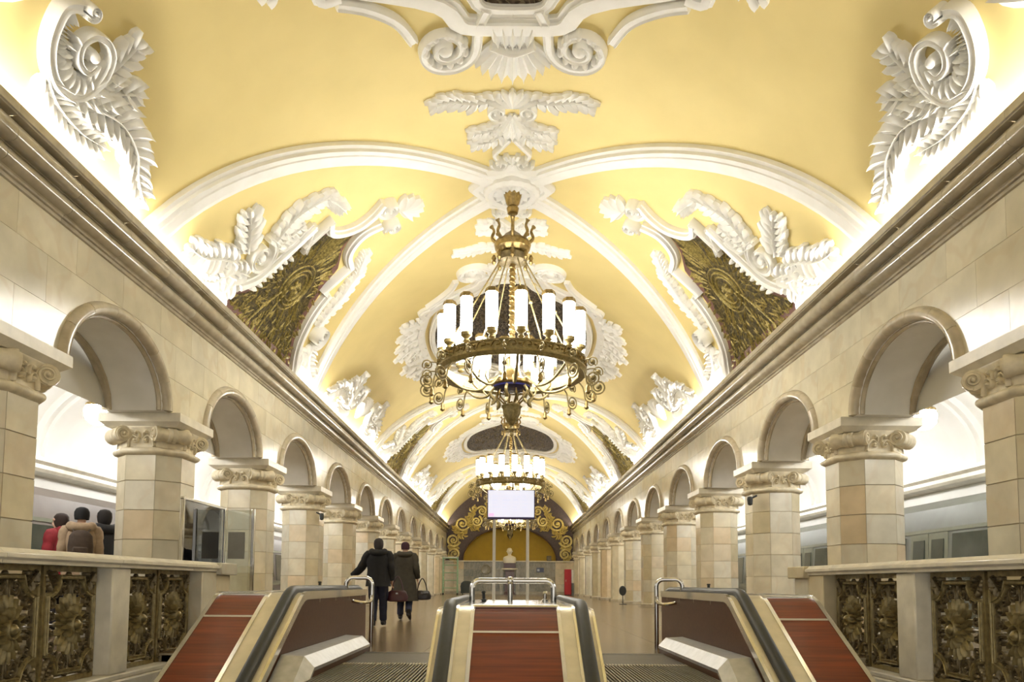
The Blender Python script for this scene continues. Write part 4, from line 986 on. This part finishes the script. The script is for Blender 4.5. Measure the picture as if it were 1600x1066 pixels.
def mid_unit():
    t = thing('escalator_balustrade', 'central escalator balustrade with red wood panel between two black handrails', 'escalator', (CXE, 7, 0), 'escalator balustrades')
    pth = epath(9.9, ZMID); cuts = [7.05, 6.68, 5.4, 4.1, 2.8, 1.6]; x = lambda v: CXE + v
    for a, b in zip(cuts, cuts[1:]): obj('wood_panel', esweep(clip(pth, b + .006, a - .006), rect(x(-.385), x(.385), -.10, 0)), M_wood, t, sharp=25)
    for a in cuts[1:-1]:
        z = clip(pth, a - .02, a)[0][1]; obj('seam_strip', MB().box(x(-.385), x(.385), a - .008, a + .008, z - .03, z + .012), M_trim, t)
    obj('deck_plate', esweep(clip(pth, 7.06, 9.9), rect(x(-.55), x(.55), -.06, .002)), M_chrome, t, sharp=25)
    obj('deck_lip', MB().tube([(x(-.40), 7.06, ZMID), (x(.40), 7.06, ZMID)], .022, 8), M_chrome, t)
    for s in (-1, 1):
        v = lambda q: x(s * q)
        obj('edge_strip', esweep(pth, rect(v(.385), v(.42), -.1, .014)), M_chrome, t, sharp=25); obj('trim_board', esweep(clip(pth, 1.6, 7.2), rect(v(.42), v(.555), -.1, .004)), M_trim, t, sharp=25)
        obj('edge_strip', esweep(pth, rect(v(.535), v(.56), -.1, .02)), M_chrome, t, sharp=25)
        obj('handrail', esweep(pth, rail_sec(v(.56), v(.685), .055)), M_rubber, t, sharp=60)
        obj('skirt_board', esweep(pth, rect(v(.685), v(.735), -.16, -.03)), M_trim, t, sharp=25); obj('edge_strip', esweep(pth, rect(v(.72), v(.745), -.2, -.015)), M_chrome, t, sharp=25)
        lo = [(y, max(z - .7, -.05) if y > 5.6 else z - .7) for y, z in pth]
        obj('laminate_panel', MB().grid([[(v(.72), y, z - .1) for y, z in pth], [(v(.72), y, z) for y, z in lo], [(v(.70), y, z) for y, z in lo], [(v(.70), y, z - .1) for y, z in pth]], cv=True), M_panel, t)
        obj('newel', MB().tube(cr([(v(.62), 9.85, ZMID + .02), (v(.62), 10.12, ZMID - .04), (v(.62), 10.2, ZMID - .2), (v(.62), 10.05, ZMID - .36), (v(.62), 9.8, ZMID - .4)], 5), .06, 10), M_rubber, t)
    obj('end_panel', MB().box(x(-.7), x(.7), 9.84, 9.92, 0, ZMID - .05), M_panel, t)
    g = tube_u((x(-.50), 8.7, ZMID), (x(.46), 8.7, ZMID), .84, .034); obj('guard_tube', g, M_chrome, t)
    gp = MB().tube([(x(-.05), 8.7, ZMID), (x(-.05), 8.7, .83)], .03, 10); gp.ball((x(-.05), 8.7, .84), .05, 8); obj('guard_post', gp, M_chrome, t)
    for v, m in ((-.37, M_rubber), (.37, M_chrome)): obj('deck_knob', MB().lathe([(.035, 0), (.035, .03), (.018, .035), (.018, .10), (.03, .11), (.02, .13)], 10, (x(v), 8.9, ZMID + .002)), m, t)
mid_unit()
def stairs(sgn):
    t = thing('escalator_steps', 'ribbed metal escalator steps and comb plate, lane %s' % ('nearest the walking women' if sgn < 0 else 'nearest the empty floor'), 'escalator', (CXE + sgn * 1.1, 7, 0), 'escalator step bands')
    x0, x1 = sorted((CXE + sgn * .75, CXE + sgn * 1.715))
    w0, w1 = sorted((CXE + sgn * .75, CXE + sgn * 1.72))
    obj('comb_plate', MB().box(x0, x1, 7.42, 8.49, -.05, .004), M_comb, t)
    obj('landing_plate', MB().box(w0, w1, 7.75, 8.48, -.06, -.004), M_comb, t)
    cb = MB()
    for k in range(32): cb.box(x0 + (x1 - x0) * (k + .2) / 32, x0 + (x1 - x0) * (k + .7) / 32, 7.34, 7.44, -.02, .008)
    obj('comb_teeth', cb, M_trim, t)
    st = MB(); st.box(x0, x1, 0, .395, -.10, -.012); n = 30
    for k in range(n): st.box(x0 + (x1 - x0) * (k + .15) / n, x0 + (x1 - x0) * (k + .6) / n, .0, .395, -.012, .006)
    off = world_loc(t); st.v = [p - Vector((off.x, 0, 0)) for p in st.v]; me = build(st, 'step', smooth=False); me.materials.append(M_steps)
    for k in range(14):
        y = 7.0 - .4 * k; z = 0 if k < 4 else -.235 * (k - 3)
        s = obj('step', me, None, t); s.location = (0, y - off.y, z - off.z)
stairs(-1); stairs(1)
obj_thr = MB().box(CXE - 1.9, CXE + 1.9, 8.5, 8.62, -.03, .006)
o = struct('trim_40', obj_thr, M_comb)

# ================================================================== DISPLAY, END-OF-HALL OBJECTS
t = thing('display_screen', 'lit white information screen on two white poles behind the escalators', 'screen', (.02, 12.5, 0))
for s in (-1, 1):
    obj('pole', MB().lathe([(.10, 0), (.10, .012), (.03, .02), (.026, .05), (.026, 2.0)], 12, (.02 + s * .285, 12.5, 0)), mat('white_pole_%d' % (s + 1), (.75, .74, .70), .35), t)
obj('housing', MB().box(-.385, .425, 12.44, 12.54, 1.90, 2.40), mat('indigo_housing', (.05, .03, .14), .4), t, bevel=.01)
M_scr = mat('screen_picture', (.78, .81, 1.0), .3, emit=.46, var=.10, scale=5)
obj('screen', MB().box(-.37, .41, 12.432, 12.441, 1.935, 2.39), M_scr, t)
rs = MB()
for r in range(5):
    for k in range(4):
        L = random.uniform(.06, .14); xx = -.30 + .17 * k; rs.box(xx, xx + L, 12.430, 12.433, 2.04 + .06 * r, 2.052 + .06 * r)
obj('caption_lines', rs, mat('caption_tint', (.62, .64, .90), .3, emit=.45, var=0), t)
obj('caption_block', MB().box(-.36, -.27, 12.429, 12.433, 1.945, 2.0), mat('caption_pink', (.85, .55, .85), .3, emit=.45, var=0), t)
def scaffold():
    t = thing('scaffold_tower', 'pale green tubular scaffold tower by the last pillars', 'scaffold', (-4.3, 53.6, 0)); G_ = mat('green_paint', (.30, .46, .28), .4)
    for x in (-4.82, -3.78):
        for y in (53.2, 54.0): obj('upright', MB().tube([(x, y, .1), (x, y, 2.75)], .035, 8), G_, t)
    for z in (.5, 1.05, 1.6, 2.15, 2.65):
        for y in (53.2, 54.0): obj('cross_bar', MB().tube([(-4.82, y, z), (-3.78, y, z)], .028, 6), G_, t)
    for x in (-4.82, -3.78):
        for z in (.3, .8, 1.3, 1.8, 2.3): obj('rung', MB().tube([(x, 53.2, z), (x, 54.0, z)], .024, 6), G_, t)
    obj('platform', MB().box(-4.85, -3.75, 53.2, 54.0, 2.68, 2.76), mat('platform_grey', (.62, .62, .56), .6), t)
    for x in (-4.82, -3.78):
        for y in (53.2, 54.0): obj('castor', MB().tube([(x - .03, y, .07), (x + .03, y, .07)], .07, 12), M_rubber, t)
scaffold()
t = thing('covered_cart', 'dark cart under a black sheet beside the scaffold', 'cart', (-3.1, 53.8, 0))
mb = MB(); rnd = random.Random(5)
rows = []
for i, (z, k) in enumerate(((0.12, 1), (.35, .97), (.62, .92), (.85, .8), (.98, .55), (1.02, .1))):
    rows.append([(-3.1 + (.50 * k + rnd.uniform(-.04, .04)) * math.cos(2 * PI * j / 16), 53.8 + (.36 * k + rnd.uniform(-.03, .03)) * math.sin(2 * PI * j / 16), z) for j in range(16)])
obj('sheet', mb.grid(rows, cu=True, cap=True), mat('black_sheet', (.03, .035, .03), .6, bump=.4), t)
for x in (-3.4, -2.8): obj('wheel', MB().tube([(x - .03, 53.6, .09), (x + .03, 53.6, .09)], .09, 12), M_rubber, t)
t = thing('emergency_cabinet', 'tall red cabinet standing by the last pillars', 'cabinet', (4.25, 53.5, 0))
Rm = mat('red_enamel', (.42, .012, .018), .3)
obj('body', MB().box(3.98, 4.48, 53.3, 53.75, .05, 1.9), Rm, t, bevel=.02); obj('door', MB().box(4.01, 4.45, 53.27, 53.3, .12, 1.84), Rm, t, bevel=.01); obj('handle', MB().box(4.06, 4.09, 53.25, 53.275, 1.0, 1.15), M_chrome, t)
obj('side_panel', MB().box(4.49, 4.58, 53.32, 53.7, .9, 1.85), M_white, t); obj('lower_box', MB().box(4.49, 4.66, 53.3, 53.72, .0, .9), mat('grey_box', (.12, .13, .12), .5), t); obj('foot', MB().box(3.99, 4.47, 53.32, 53.73, 0, .05), M_rubber, t)
t = thing('floor_stand', 'small black round sign on a thin stand beside a pillar', 'sign', (4.62, 30.1, 0))
obj('foot', MB().lathe([(.16, 0), (.16, .02), (.03, .035)], 14, (4.62, 30.1, 0)), M_rubber, t); obj('pole', MB().tube([(4.62, 30.1, .03), (4.62, 30.1, .42)], .018, 8), M_rubber, t)
obj('disc', MB().lathe([(.13, -.02), (.15, 0), (.13, .02)], 18).xf(Matrix.Translation((4.62, 30.1, .56)) @ Matrix.Scale(1.35, 4, (0, 0, 1)) @ Matrix.Rotation(PI / 2, 4, 'X')), M_rubber, t)
def cctv(x, y, z, n):
    t = thing('camera_unit', 'small dark surveillance camera under the capital of a pillar, %s' % n, 'camera', (x, y, z)); s = 1 if x < 0 else -1
    obj('bracket', MB().tube([(x, y, z + .06), (x + s * .12, y, z)], .02, 6), M_rubber, t); obj('housing', MB().lathe([(.02, -.12), (.05, -.1), (.06, 0), (.05, .05), (.02, .06)], 10, (x + s * .14, y, z - .02)), M_rubber, t)
cctv(-4.97, PY[4] - .42, 2.55, 'scaffold side'); cctv(4.97, PY[3] - .42, 2.55, 'red cabinet side')

# ================================================================== TRAINS
def train(sgn):
    body = mat('train_body_%s' % ('left' if sgn < 0 else 'right'), (.10, .105, .085) if sgn > 0 else (.12, .095, .08), .5, var=.08, scale=3); glass = mat('train_glass_%s' % ('left' if sgn < 0 else 'right'), (.05, .06, .05), .08, var=.1)
    t = thing('metro_train', 'grey metro train standing at the platform %s' % ('behind the backpack passenger' if sgn < 0 else 'opposite the backpack passenger'), 'train', (sgn * 8.9, 20, -1.2), 'metro trains')
    stripe = mat('train_stripe_%s' % ('left' if sgn < 0 else 'right'), (.22, .235, .19), .25, metal=.3); xf = 8.28
    sec = [(8.30, -1.0), (8.25, .2), (8.25, 1.0), (8.32, 1.95), (8.48, 2.35), (8.8, 2.55), (9.3, 2.55), (9.5, 2.3), (9.55, -1.0)]
    L = 19.2
    for c in range(4):
        y0 = -2.0 + c * (L + .5)
        if y0 > YE: continue
        y1 = min(y0 + L, YE - .1)
        b = obj('car', MB().prism([(sgn * x, z) for x, z in sec], 1, y0, y1), body, t, sharp=20)
        def onside(name, a, e, z0, z1, m, th=.012):
            def xs(z): return 8.25 + max(0, (z - 1.0)) * .0737
            mb = MB().add([(sgn * (xs(z0) + .01), a, z0), (sgn * (xs(z0) + .01), e, z0), (sgn * (xs(z1) + .01), e, z1), (sgn * (xs(z1) + .01), a, z1), (sgn * (xs(z0) - th), a, z0), (sgn * (xs(z0) - th), e, z0), (sgn * (xs(z1) - th), e, z1), (sgn * (xs(z1) - th), a, z1)],
                          [(0, 1, 2, 3), (4, 5, 6, 7), (0, 1, 5, 4), (1, 2, 6, 5), (2, 3, 7, 6), (3, 0, 4, 7)]); return obj(name, mb, m, b)
        onside('stripe', y0, y1, .72, .86, stripe); onside('stripe', y0, y1, 1.86, 1.93, stripe); onside('stripe', y0, y1, .30, .38, stripe)
        y = y0 + .9; k = 0
        while y + 1.3 < y1:
            if k % 3 == 1:
                onside('door_leaf', y, y + .63, .03, 1.85, stripe, .02); onside('door_leaf', y + .65, y + 1.28, .03, 1.85, stripe, .02)
                onside('door_window', y + .12, y + .52, 1.0, 1.72, glass, .026); onside('door_window', y + .77, y + 1.17, 1.0, 1.72, glass, .026)
            else: onside('window', y, y + 1.36, .88, 1.80, glass, .018)
            y += 1.5; k += 1
train(-1); train(1)

# ================================================================== PEOPLE
M_skin = mat('skin', (.55, .34, .24), .5, var=.05)
def skin_mesh(nodes, edges):
    """continuous body surface grown from a joint skeleton: nodes = {name: (pos, radius)}"""
    names = list(nodes); me = bpy.data.meshes.new('body')
    me.from_pydata([nodes[n][0] for n in names], [(names.index(a), names.index(b)) for a, b in edges], [])
    o = bpy.data.objects.new('body_tmp', me); COL.objects.link(o)
    o.modifiers.new('skin', 'SKIN'); ss = o.modifiers.new('sub', 'SUBSURF'); ss.levels = 2; ss.render_levels = 2
    for i, n in enumerate(names):
        r = nodes[n][1]; d = me.skin_vertices[0].data[i]; d.radius = r if isinstance(r, tuple) else (r, r); d.use_root = (n == 'pelvis')
    dg = bpy.context.evaluated_depsgraph_get(); out = bpy.data.meshes.new_from_object(o.evaluated_get(dg)); out.name = 'body'
    bpy.data.objects.remove(o); out.polygons.foreach_set('use_smooth', [True] * len(out.polygons)); out.materials.clear(); return out
def hand_nodes(N, E, w, d, side, sp):
    """palm, four fingers and a thumb beyond wrist w along direction d; sp = palm spread direction"""
    w = Vector(w); d = Vector(d).normalized(); sp = Vector(sp).normalized(); nrm = d.cross(sp)
    N[side + 'palm'] = (w + d * .055, (.020, .034)); E.append((side + 'wr', side + 'palm'))
    for i, (o, L) in enumerate(((-.030, .060), (-.010, .072), (.010, .068), (.030, .052))):
        b = w + d * .095 + sp * o; k = side + 'f%d' % i
        N[k + 'a'] = (b, .0095); N[k + 'b'] = (b + d * L * .55 + nrm * .012, .009); N[k + 'c'] = (b + d * L + nrm * .034, .0075)
        E += [(side + 'palm', k + 'a'), (k + 'a', k + 'b'), (k + 'b', k + 'c')]
    b = w + d * .045 - sp * .040; N[side + 't1'] = (b, .011); N[side + 't2'] = (b + d * .038 - sp * .016 + nrm * .012, .009); E += [(side + 'palm', side + 't1'), (side + 't1', side + 't2')]
def person(label, loc, face, H, pose, dress):
    """pose: elbows, wrists, knees, ankles for l/r at a 1.70 m reference figure; local +y is where the figure faces"""
    t = thing('person', label, 'person', loc); t.rotation_euler = (0, 0, face); t.scale = (H / 1.70,) * 3
    P = {'lsh': (-.175, 0, 1.40), 'rsh': (.175, 0, 1.40), 'lhip': (-.09, 0, .90), 'rhip': (.09, 0, .90)}; P.update(pose)
    N = {'pelvis': ((0, 0, .95), (.13, .10)), 'waist': ((0, .0, 1.10), (.125, .095)), 'chest': ((0, .0, 1.30), (.15, .11)), 'neckb': ((0, .0, 1.42), .065), 'neck': ((0, .01, 1.49), .052), 'jaw': ((0, .035, 1.545), (.062, .075)), 'skull': ((0, .02, 1.62), (.076, .092)), 'crown': ((0, .01, 1.675), (.055, .065)), 'nose': ((0, .118, 1.575), .013)}
    E = [('pelvis', 'waist'), ('waist', 'chest'), ('chest', 'neckb'), ('neckb', 'neck'), ('neck', 'jaw'), ('jaw', 'skull'), ('skull', 'crown'), ('jaw', 'nose')]
    for s in 'lr':
        N[s + 'sh'] = (P[s + 'sh'], .06); N[s + 'el'] = (P[s + 'el'], .042); N[s + 'wr'] = (P[s + 'wr'], .028)
        N[s + 'hip'] = (P[s + 'hip'], .092); N[s + 'kn'] = (P[s + 'kn'], .058); N[s + 'an'] = (P[s + 'an'], .040)
        N[s + 'toe'] = (P[s + 'toe'], .035); N[s + 'ear'] = ((-.088 if s == 'l' else .088, .01, 1.60), .016)
        E += [('chest', s + 'sh'), (s + 'sh', s + 'el'), (s + 'el', s + 'wr'), ('pelvis', s + 'hip'), (s + 'hip', s + 'kn'), (s + 'kn', s + 'an'), (s + 'an', s + 'toe'), ('skull', s + 'ear')]
        d = Vector(P[s + 'wr']) - Vector(P[s + 'el']); hand_nodes(N, E, P[s + 'wr'], d, s, (0, 1, 0) if abs(d.normalized().y) < .8 else (1, 0, 0))
    body = skin_mesh(N, E); body.materials.append(M_skin)
    o = bpy.data.objects.new('body', body); COL.objects.link(o); o.parent = t
    def part(name, mb, m):
        me = build(mb, name, 60); me.materials.append(m); q = bpy.data.objects.new(name, me); COL.objects.link(q); q.parent = t; return q
    rnd = random.Random(hash(label) % 1000 if False else len(label))
    def ring(z, rx, ry, cx=0, cy=0, n=28, fold=0.0):
        return [(cx + rx * (1 + fold * math.sin(5 * 2 * PI * k / n + z * 3)) * math.cos(2 * PI * k / n), cy + ry * (1 + fold * math.sin(7 * 2 * PI * k / n + z * 5)) * math.sin(2 * PI * k / n), z) for k in range(n)]
    hem = dress['hem']; k = dress.get('bulk', 1.0); c = MB(); rows = []
    zs = [hem + (1.0 - hem) * i / 5 for i in range(6)] + [1.10, 1.22, 1.32, 1.39, 1.43, 1.46]
    for z in zs:
        if z <= 1.0: u = (1.0 - z) / max(.3, 1.0 - hem); rx, ry = (.185 + dress.get('flare', .03) * u) * k, (.145 + dress.get('flare', .03) * .8 * u) * k
        elif z < 1.15: rx, ry = .178 * k, .14 * k
        elif z < 1.35: rx, ry = .20 * k, .145 * k
        elif z < 1.42: rx, ry = .17 * k, .125 * k
        elif z < 1.45: rx, ry = .12, .10
        else: rx, ry = .085, .085
        rows.append(ring(z, rx, ry, 0, .0, fold=.035 if z < 1.05 else .015))
    c.grid(rows, cu=True, cap=True)
    for s in 'lr':
        a, b, w_ = Vector(P[s + 'sh']), Vector(P[s + 'el']), Vector(P[s + 'wr']); a = a + Vector((-.01 if s == 'l' else .01, 0, -.01)); inn = Vector((a.x * .45, 0, a.z - .02))
        c.tube(cr([inn, a, a.lerp(b, .5), b, b.lerp(w_, .55), b.lerp(w_, .97)], 4), [.075 * k] * 4 + [.082 * k] * 4 + [.072 * k] * 4 + [.066 * k] * 4 + [.058 * k] * 4 + [.055 * k], 12)
    part(dress['coat_name'], c, dress['coat'])
    if dress.get('hood'):
        part('hood', MB().tube(cr([(-.10, .05, 1.44), (-.12, -.06, 1.45), (-.06, -.13, 1.43), (.06, -.13, 1.43), (.12, -.06, 1.45), (.10, .05, 1.44)], 4), [.045] * 4 + [.065] * 13 + [.045] * 4, 10), dress.get('hood_m', dress['coat']))
    tr = MB()
    for s in 'lr':
        h, kn, an = Vector(P[s + 'hip']), Vector(P[s + 'kn']), Vector(P[s + 'an'])
        tr.tube(cr([h + Vector((0, 0, .05)), h, kn, kn.lerp(an, .5), an + Vector((0, 0, .03))], 4), [.11] * 4 + [.105] * 4 + [.08] * 4 + [.072] * 4 + [.068], 12)
    part('trousers', tr, dress['legs'])
    for s in 'lr':
        an, to = Vector(P[s + 'an']), Vector(P[s + 'toe']); f = (to - an); f = Vector((f.x, f.y, f.z)).normalized(); m = MB(); dn = Vector((0, 0, -1)) if abs(f.z) < .75 else Vector((0, -1, -.2))
        hl = an - Vector((f.x, f.y, 0)) * .05 + Vector((0, 0, -.03))
        m.tube([an + Vector((0, 0, .09)), an + Vector((0, 0, .0)), an.lerp(to, .4) + Vector((0, 0, -.01)), to, to + f * .05], [(.052, .055), (.055, .056), (.05, .048), (.036, .045), (.015, .02)], 12); m.ball(hl, .042, 6); part('shoe', m, dress['shoes'])
    hm = MB(); st = dress['head']
    if st == 'hat': hm.grid([[(x, y + .015, z) for x, y, z in ring(zz, rx, ry)] for zz, rx, ry in ((1.545, .086, .100), (1.60, .094, .107), (1.65, .092, .104), (1.695, .070, .08), (1.715, .03, .035))], cu=True, cap=True); part('hat', hm, dress['head_m'])
    else: hm.grid([[(x, y - .012, z) for x, y, z in ring(zz, rx, ry, fold=.03)] for zz, rx, ry in ((1.50, .070, .070), (1.54, .088, .088), (1.60, .094, .102), (1.66, .088, .10), (1.70, .06, .07), (1.715, .02, .025))], cu=True, cap=True); part('hair', hm, dress['head_m'])
    return t, part
stand = {'lel': (-.24, -.02, 1.13), 'rel': (.24, -.02, 1.13), 'lwr': (-.25, .06, .90), 'rwr': (.25, .06, .90), 'lkn': (-.09, .01, .49), 'rkn': (.09, .01, .49), 'lan': (-.09, -.02, .09), 'ran': (.09, -.02, .09), 'ltoe': (-.10, .13, .045), 'rtoe': (.10, .13, .045)}
slim = dict(stand); slim.update({'lel': (-.205, -.02, 1.13), 'rel': (.205, -.02, 1.13), 'lwr': (-.21, .08, .92), 'rwr': (.21, .08, .92), 'lsh': (-.155, 0, 1.40), 'rsh': (.155, 0, 1.40)})
def cloth(n, c, r=.8, b=.4): return mat(n, c, r, var=.15, scale=14, bump=b)
olive = cloth('olive_coat', (.045, .038, .025)); black = cloth('black_coat', (.012, .012, .014)); navy = cloth('navy_denim', (.018, .022, .05)); boots = mat('dark_leather', (.012, .01, .01), .35)
walk = dict(stand); walk.update({'lkn': (-.09, .06, .49), 'lan': (-.09, .02, .09), 'ltoe': (-.10, .16, .045), 'rkn': (.10, .02, .49), 'ran': (.12, -.19, .16), 'rtoe': (.14, -.10, .05), 'lel': (-.23, .03, 1.14), 'lwr': (-.22, .14, .93), 'rel': (.25, -.03, 1.12), 'rwr': (.27, .07, .92)})
t1, part = person('woman-length olive winter coat and dark red hat, walking away with a black handbag', (-2.30, 16.2, 0), 0, 1.70, walk, dict(hem=.42, coat=olive, coat_name='long_coat', bulk=1.18, flare=.07, legs=navy, shoes=boots, head='hat', head_m=cloth('wine_knit', (.045, .008, .02)), hood=True))
t1['label'] = 'person in long olive coat and dark red hat walking with black handbag'
def handbag(loc, m, nm, label):
    b = thing('handbag', label, 'handbag', loc); x, y, z = loc; mb = MB()
    rows = [[(x + rx * math.cos(2 * PI * k / 20), y + ry * math.sin(2 * PI * k / 20), z + h) for k in range(20)] for h, rx, ry in ((0, .14, .06), (.02, .19, .085), (.10, .20, .085), (.19, .16, .05), (.21, .13, .025))]
    obj('bag_body', mb.grid(rows, cu=True, cap=True), m, b)
    obj('strap', MB().tube(cr([(x - .11, y, z + .19), (x - .07, y, z + .36), (x, y, z + .47), (x + .07, y, z + .36), (x + .11, y, z + .19)], 5), .012, 6), m, b); obj('clasp', MB().box(x - .02, x + .02, y - .075, y - .055, z + .14, z + .17), M_chrome, b)
handbag((-1.92, 16.25, .44), mat('black_leather', (.012, .008, .008), .3), 'handbag', 'black leather handbag hanging from the arm of the olive coat walker')
reach = dict(stand); reach.update({'lel': (-.36, .10, 1.12), 'lwr': (-.52, .16, .98), 'lkn': (-.09, .08, .49), 'lan': (-.09, .0, .09), 'ltoe': (-.09, .15, .045), 'rkn': (.09, .10, .50), 'ran': (.09, .16, .10), 'rtoe': (.10, .31, .06)})
t2, part = person('person in short black hooded jacket reaching for the escalator guard tube', (-2.42, 13.6, 0), 0.05, 1.62, reach, dict(hem=.78, coat=black, coat_name='jacket', bulk=1.16, legs=navy, shoes=boots, head='hair', head_m=cloth('grey_hair', (.05, .042, .045)), hood=True))
t2['label'] = 'person in short black hooded jacket with left arm held out'
handbag((-2.08, 13.72, .46), mat('burgundy_leather', (.05, .008, .014), .4), 'handbag', 'burgundy handbag held by the black jacket walker')
tan = cloth('beige_parka', (.42, .30, .19)); brown = cloth('brown_canvas', (.07, .045, .03))
t3, part = person('person in beige padded parka and black cap wearing brown backpack behind balustrade', (-6.42, 11.0, 0), .52, 1.90, slim, dict(hem=.72, coat=tan, coat_name='parka', bulk=1.05, legs=navy, shoes=boots, head='hat', head_m=cloth('black_knit', (.006, .006, .007)), hood=True))
def backpack(parent_label, loc, m, label, k=1.0):
    b = thing('backpack', label, 'backpack', loc); x, y, z = loc; mb = MB()
    rows = [[(x + rx * k * (abs(math.cos(a)) ** .7) * math.copysign(1, math.cos(a)), y + ry * k * (abs(math.sin(a)) ** .8) * math.copysign(1, math.sin(a)), z + h * k) for a in [2 * PI * j / 24 for j in range(24)]] for h, rx, ry in ((0, .12, .05), (.03, .155, .08), (.2, .165, .09), (.36, .15, .08), (.43, .10, .05), (.45, .04, .02))]
    obj('pack', mb.grid(rows, cu=True, cap=True), m, b); obj('front_pocket', MB().box(x - .10 * k, x + .10 * k, y - .125 * k, y - .07 * k, z + .05, z + .2 * k), m, b, bevel=.02)
    b.rotation_euler = (0, 0, .5)
    for s in (-1, 1): obj('strap', MB().tube(cr([(x + s * .08, y + .04, z + .40 * k), (x + s * .115, y + .14, z + .47 * k), (x + s * .12, y + .27, z + .40 * k), (x + s * .12, y + .30, z + .2 * k)], 4), (.012), 6), m, b)
backpack('', (-6.265, 10.73, 1.10), brown, 'brown canvas backpack on the beige parka')
t4, part = person('person in black padded jacket with dark hair standing beside the beige parka', (-6.50, 11.75, 0), .95, 1.94, slim, dict(hem=.70, coat=black, coat_name='jacket', bulk=1.05, legs=navy, shoes=boots, head='hair', head_m=cloth('dark_hair', (.012, .008, .006)), hood=True))
t5, part = person('person in bright red jacket walking along the platform beside the train', (-7.35, 12.0, 0), PI / 2, 1.9, walk, dict(hem=.68, coat=cloth('red_jacket', (.30, .02, .03)), coat_name='jacket', bulk=1.18, legs=cloth('dark_trousers', (.03, .025, .03)), shoes=boots, head='hair', head_m=cloth('brown_hair', (.03, .015, .01)), hood=True))
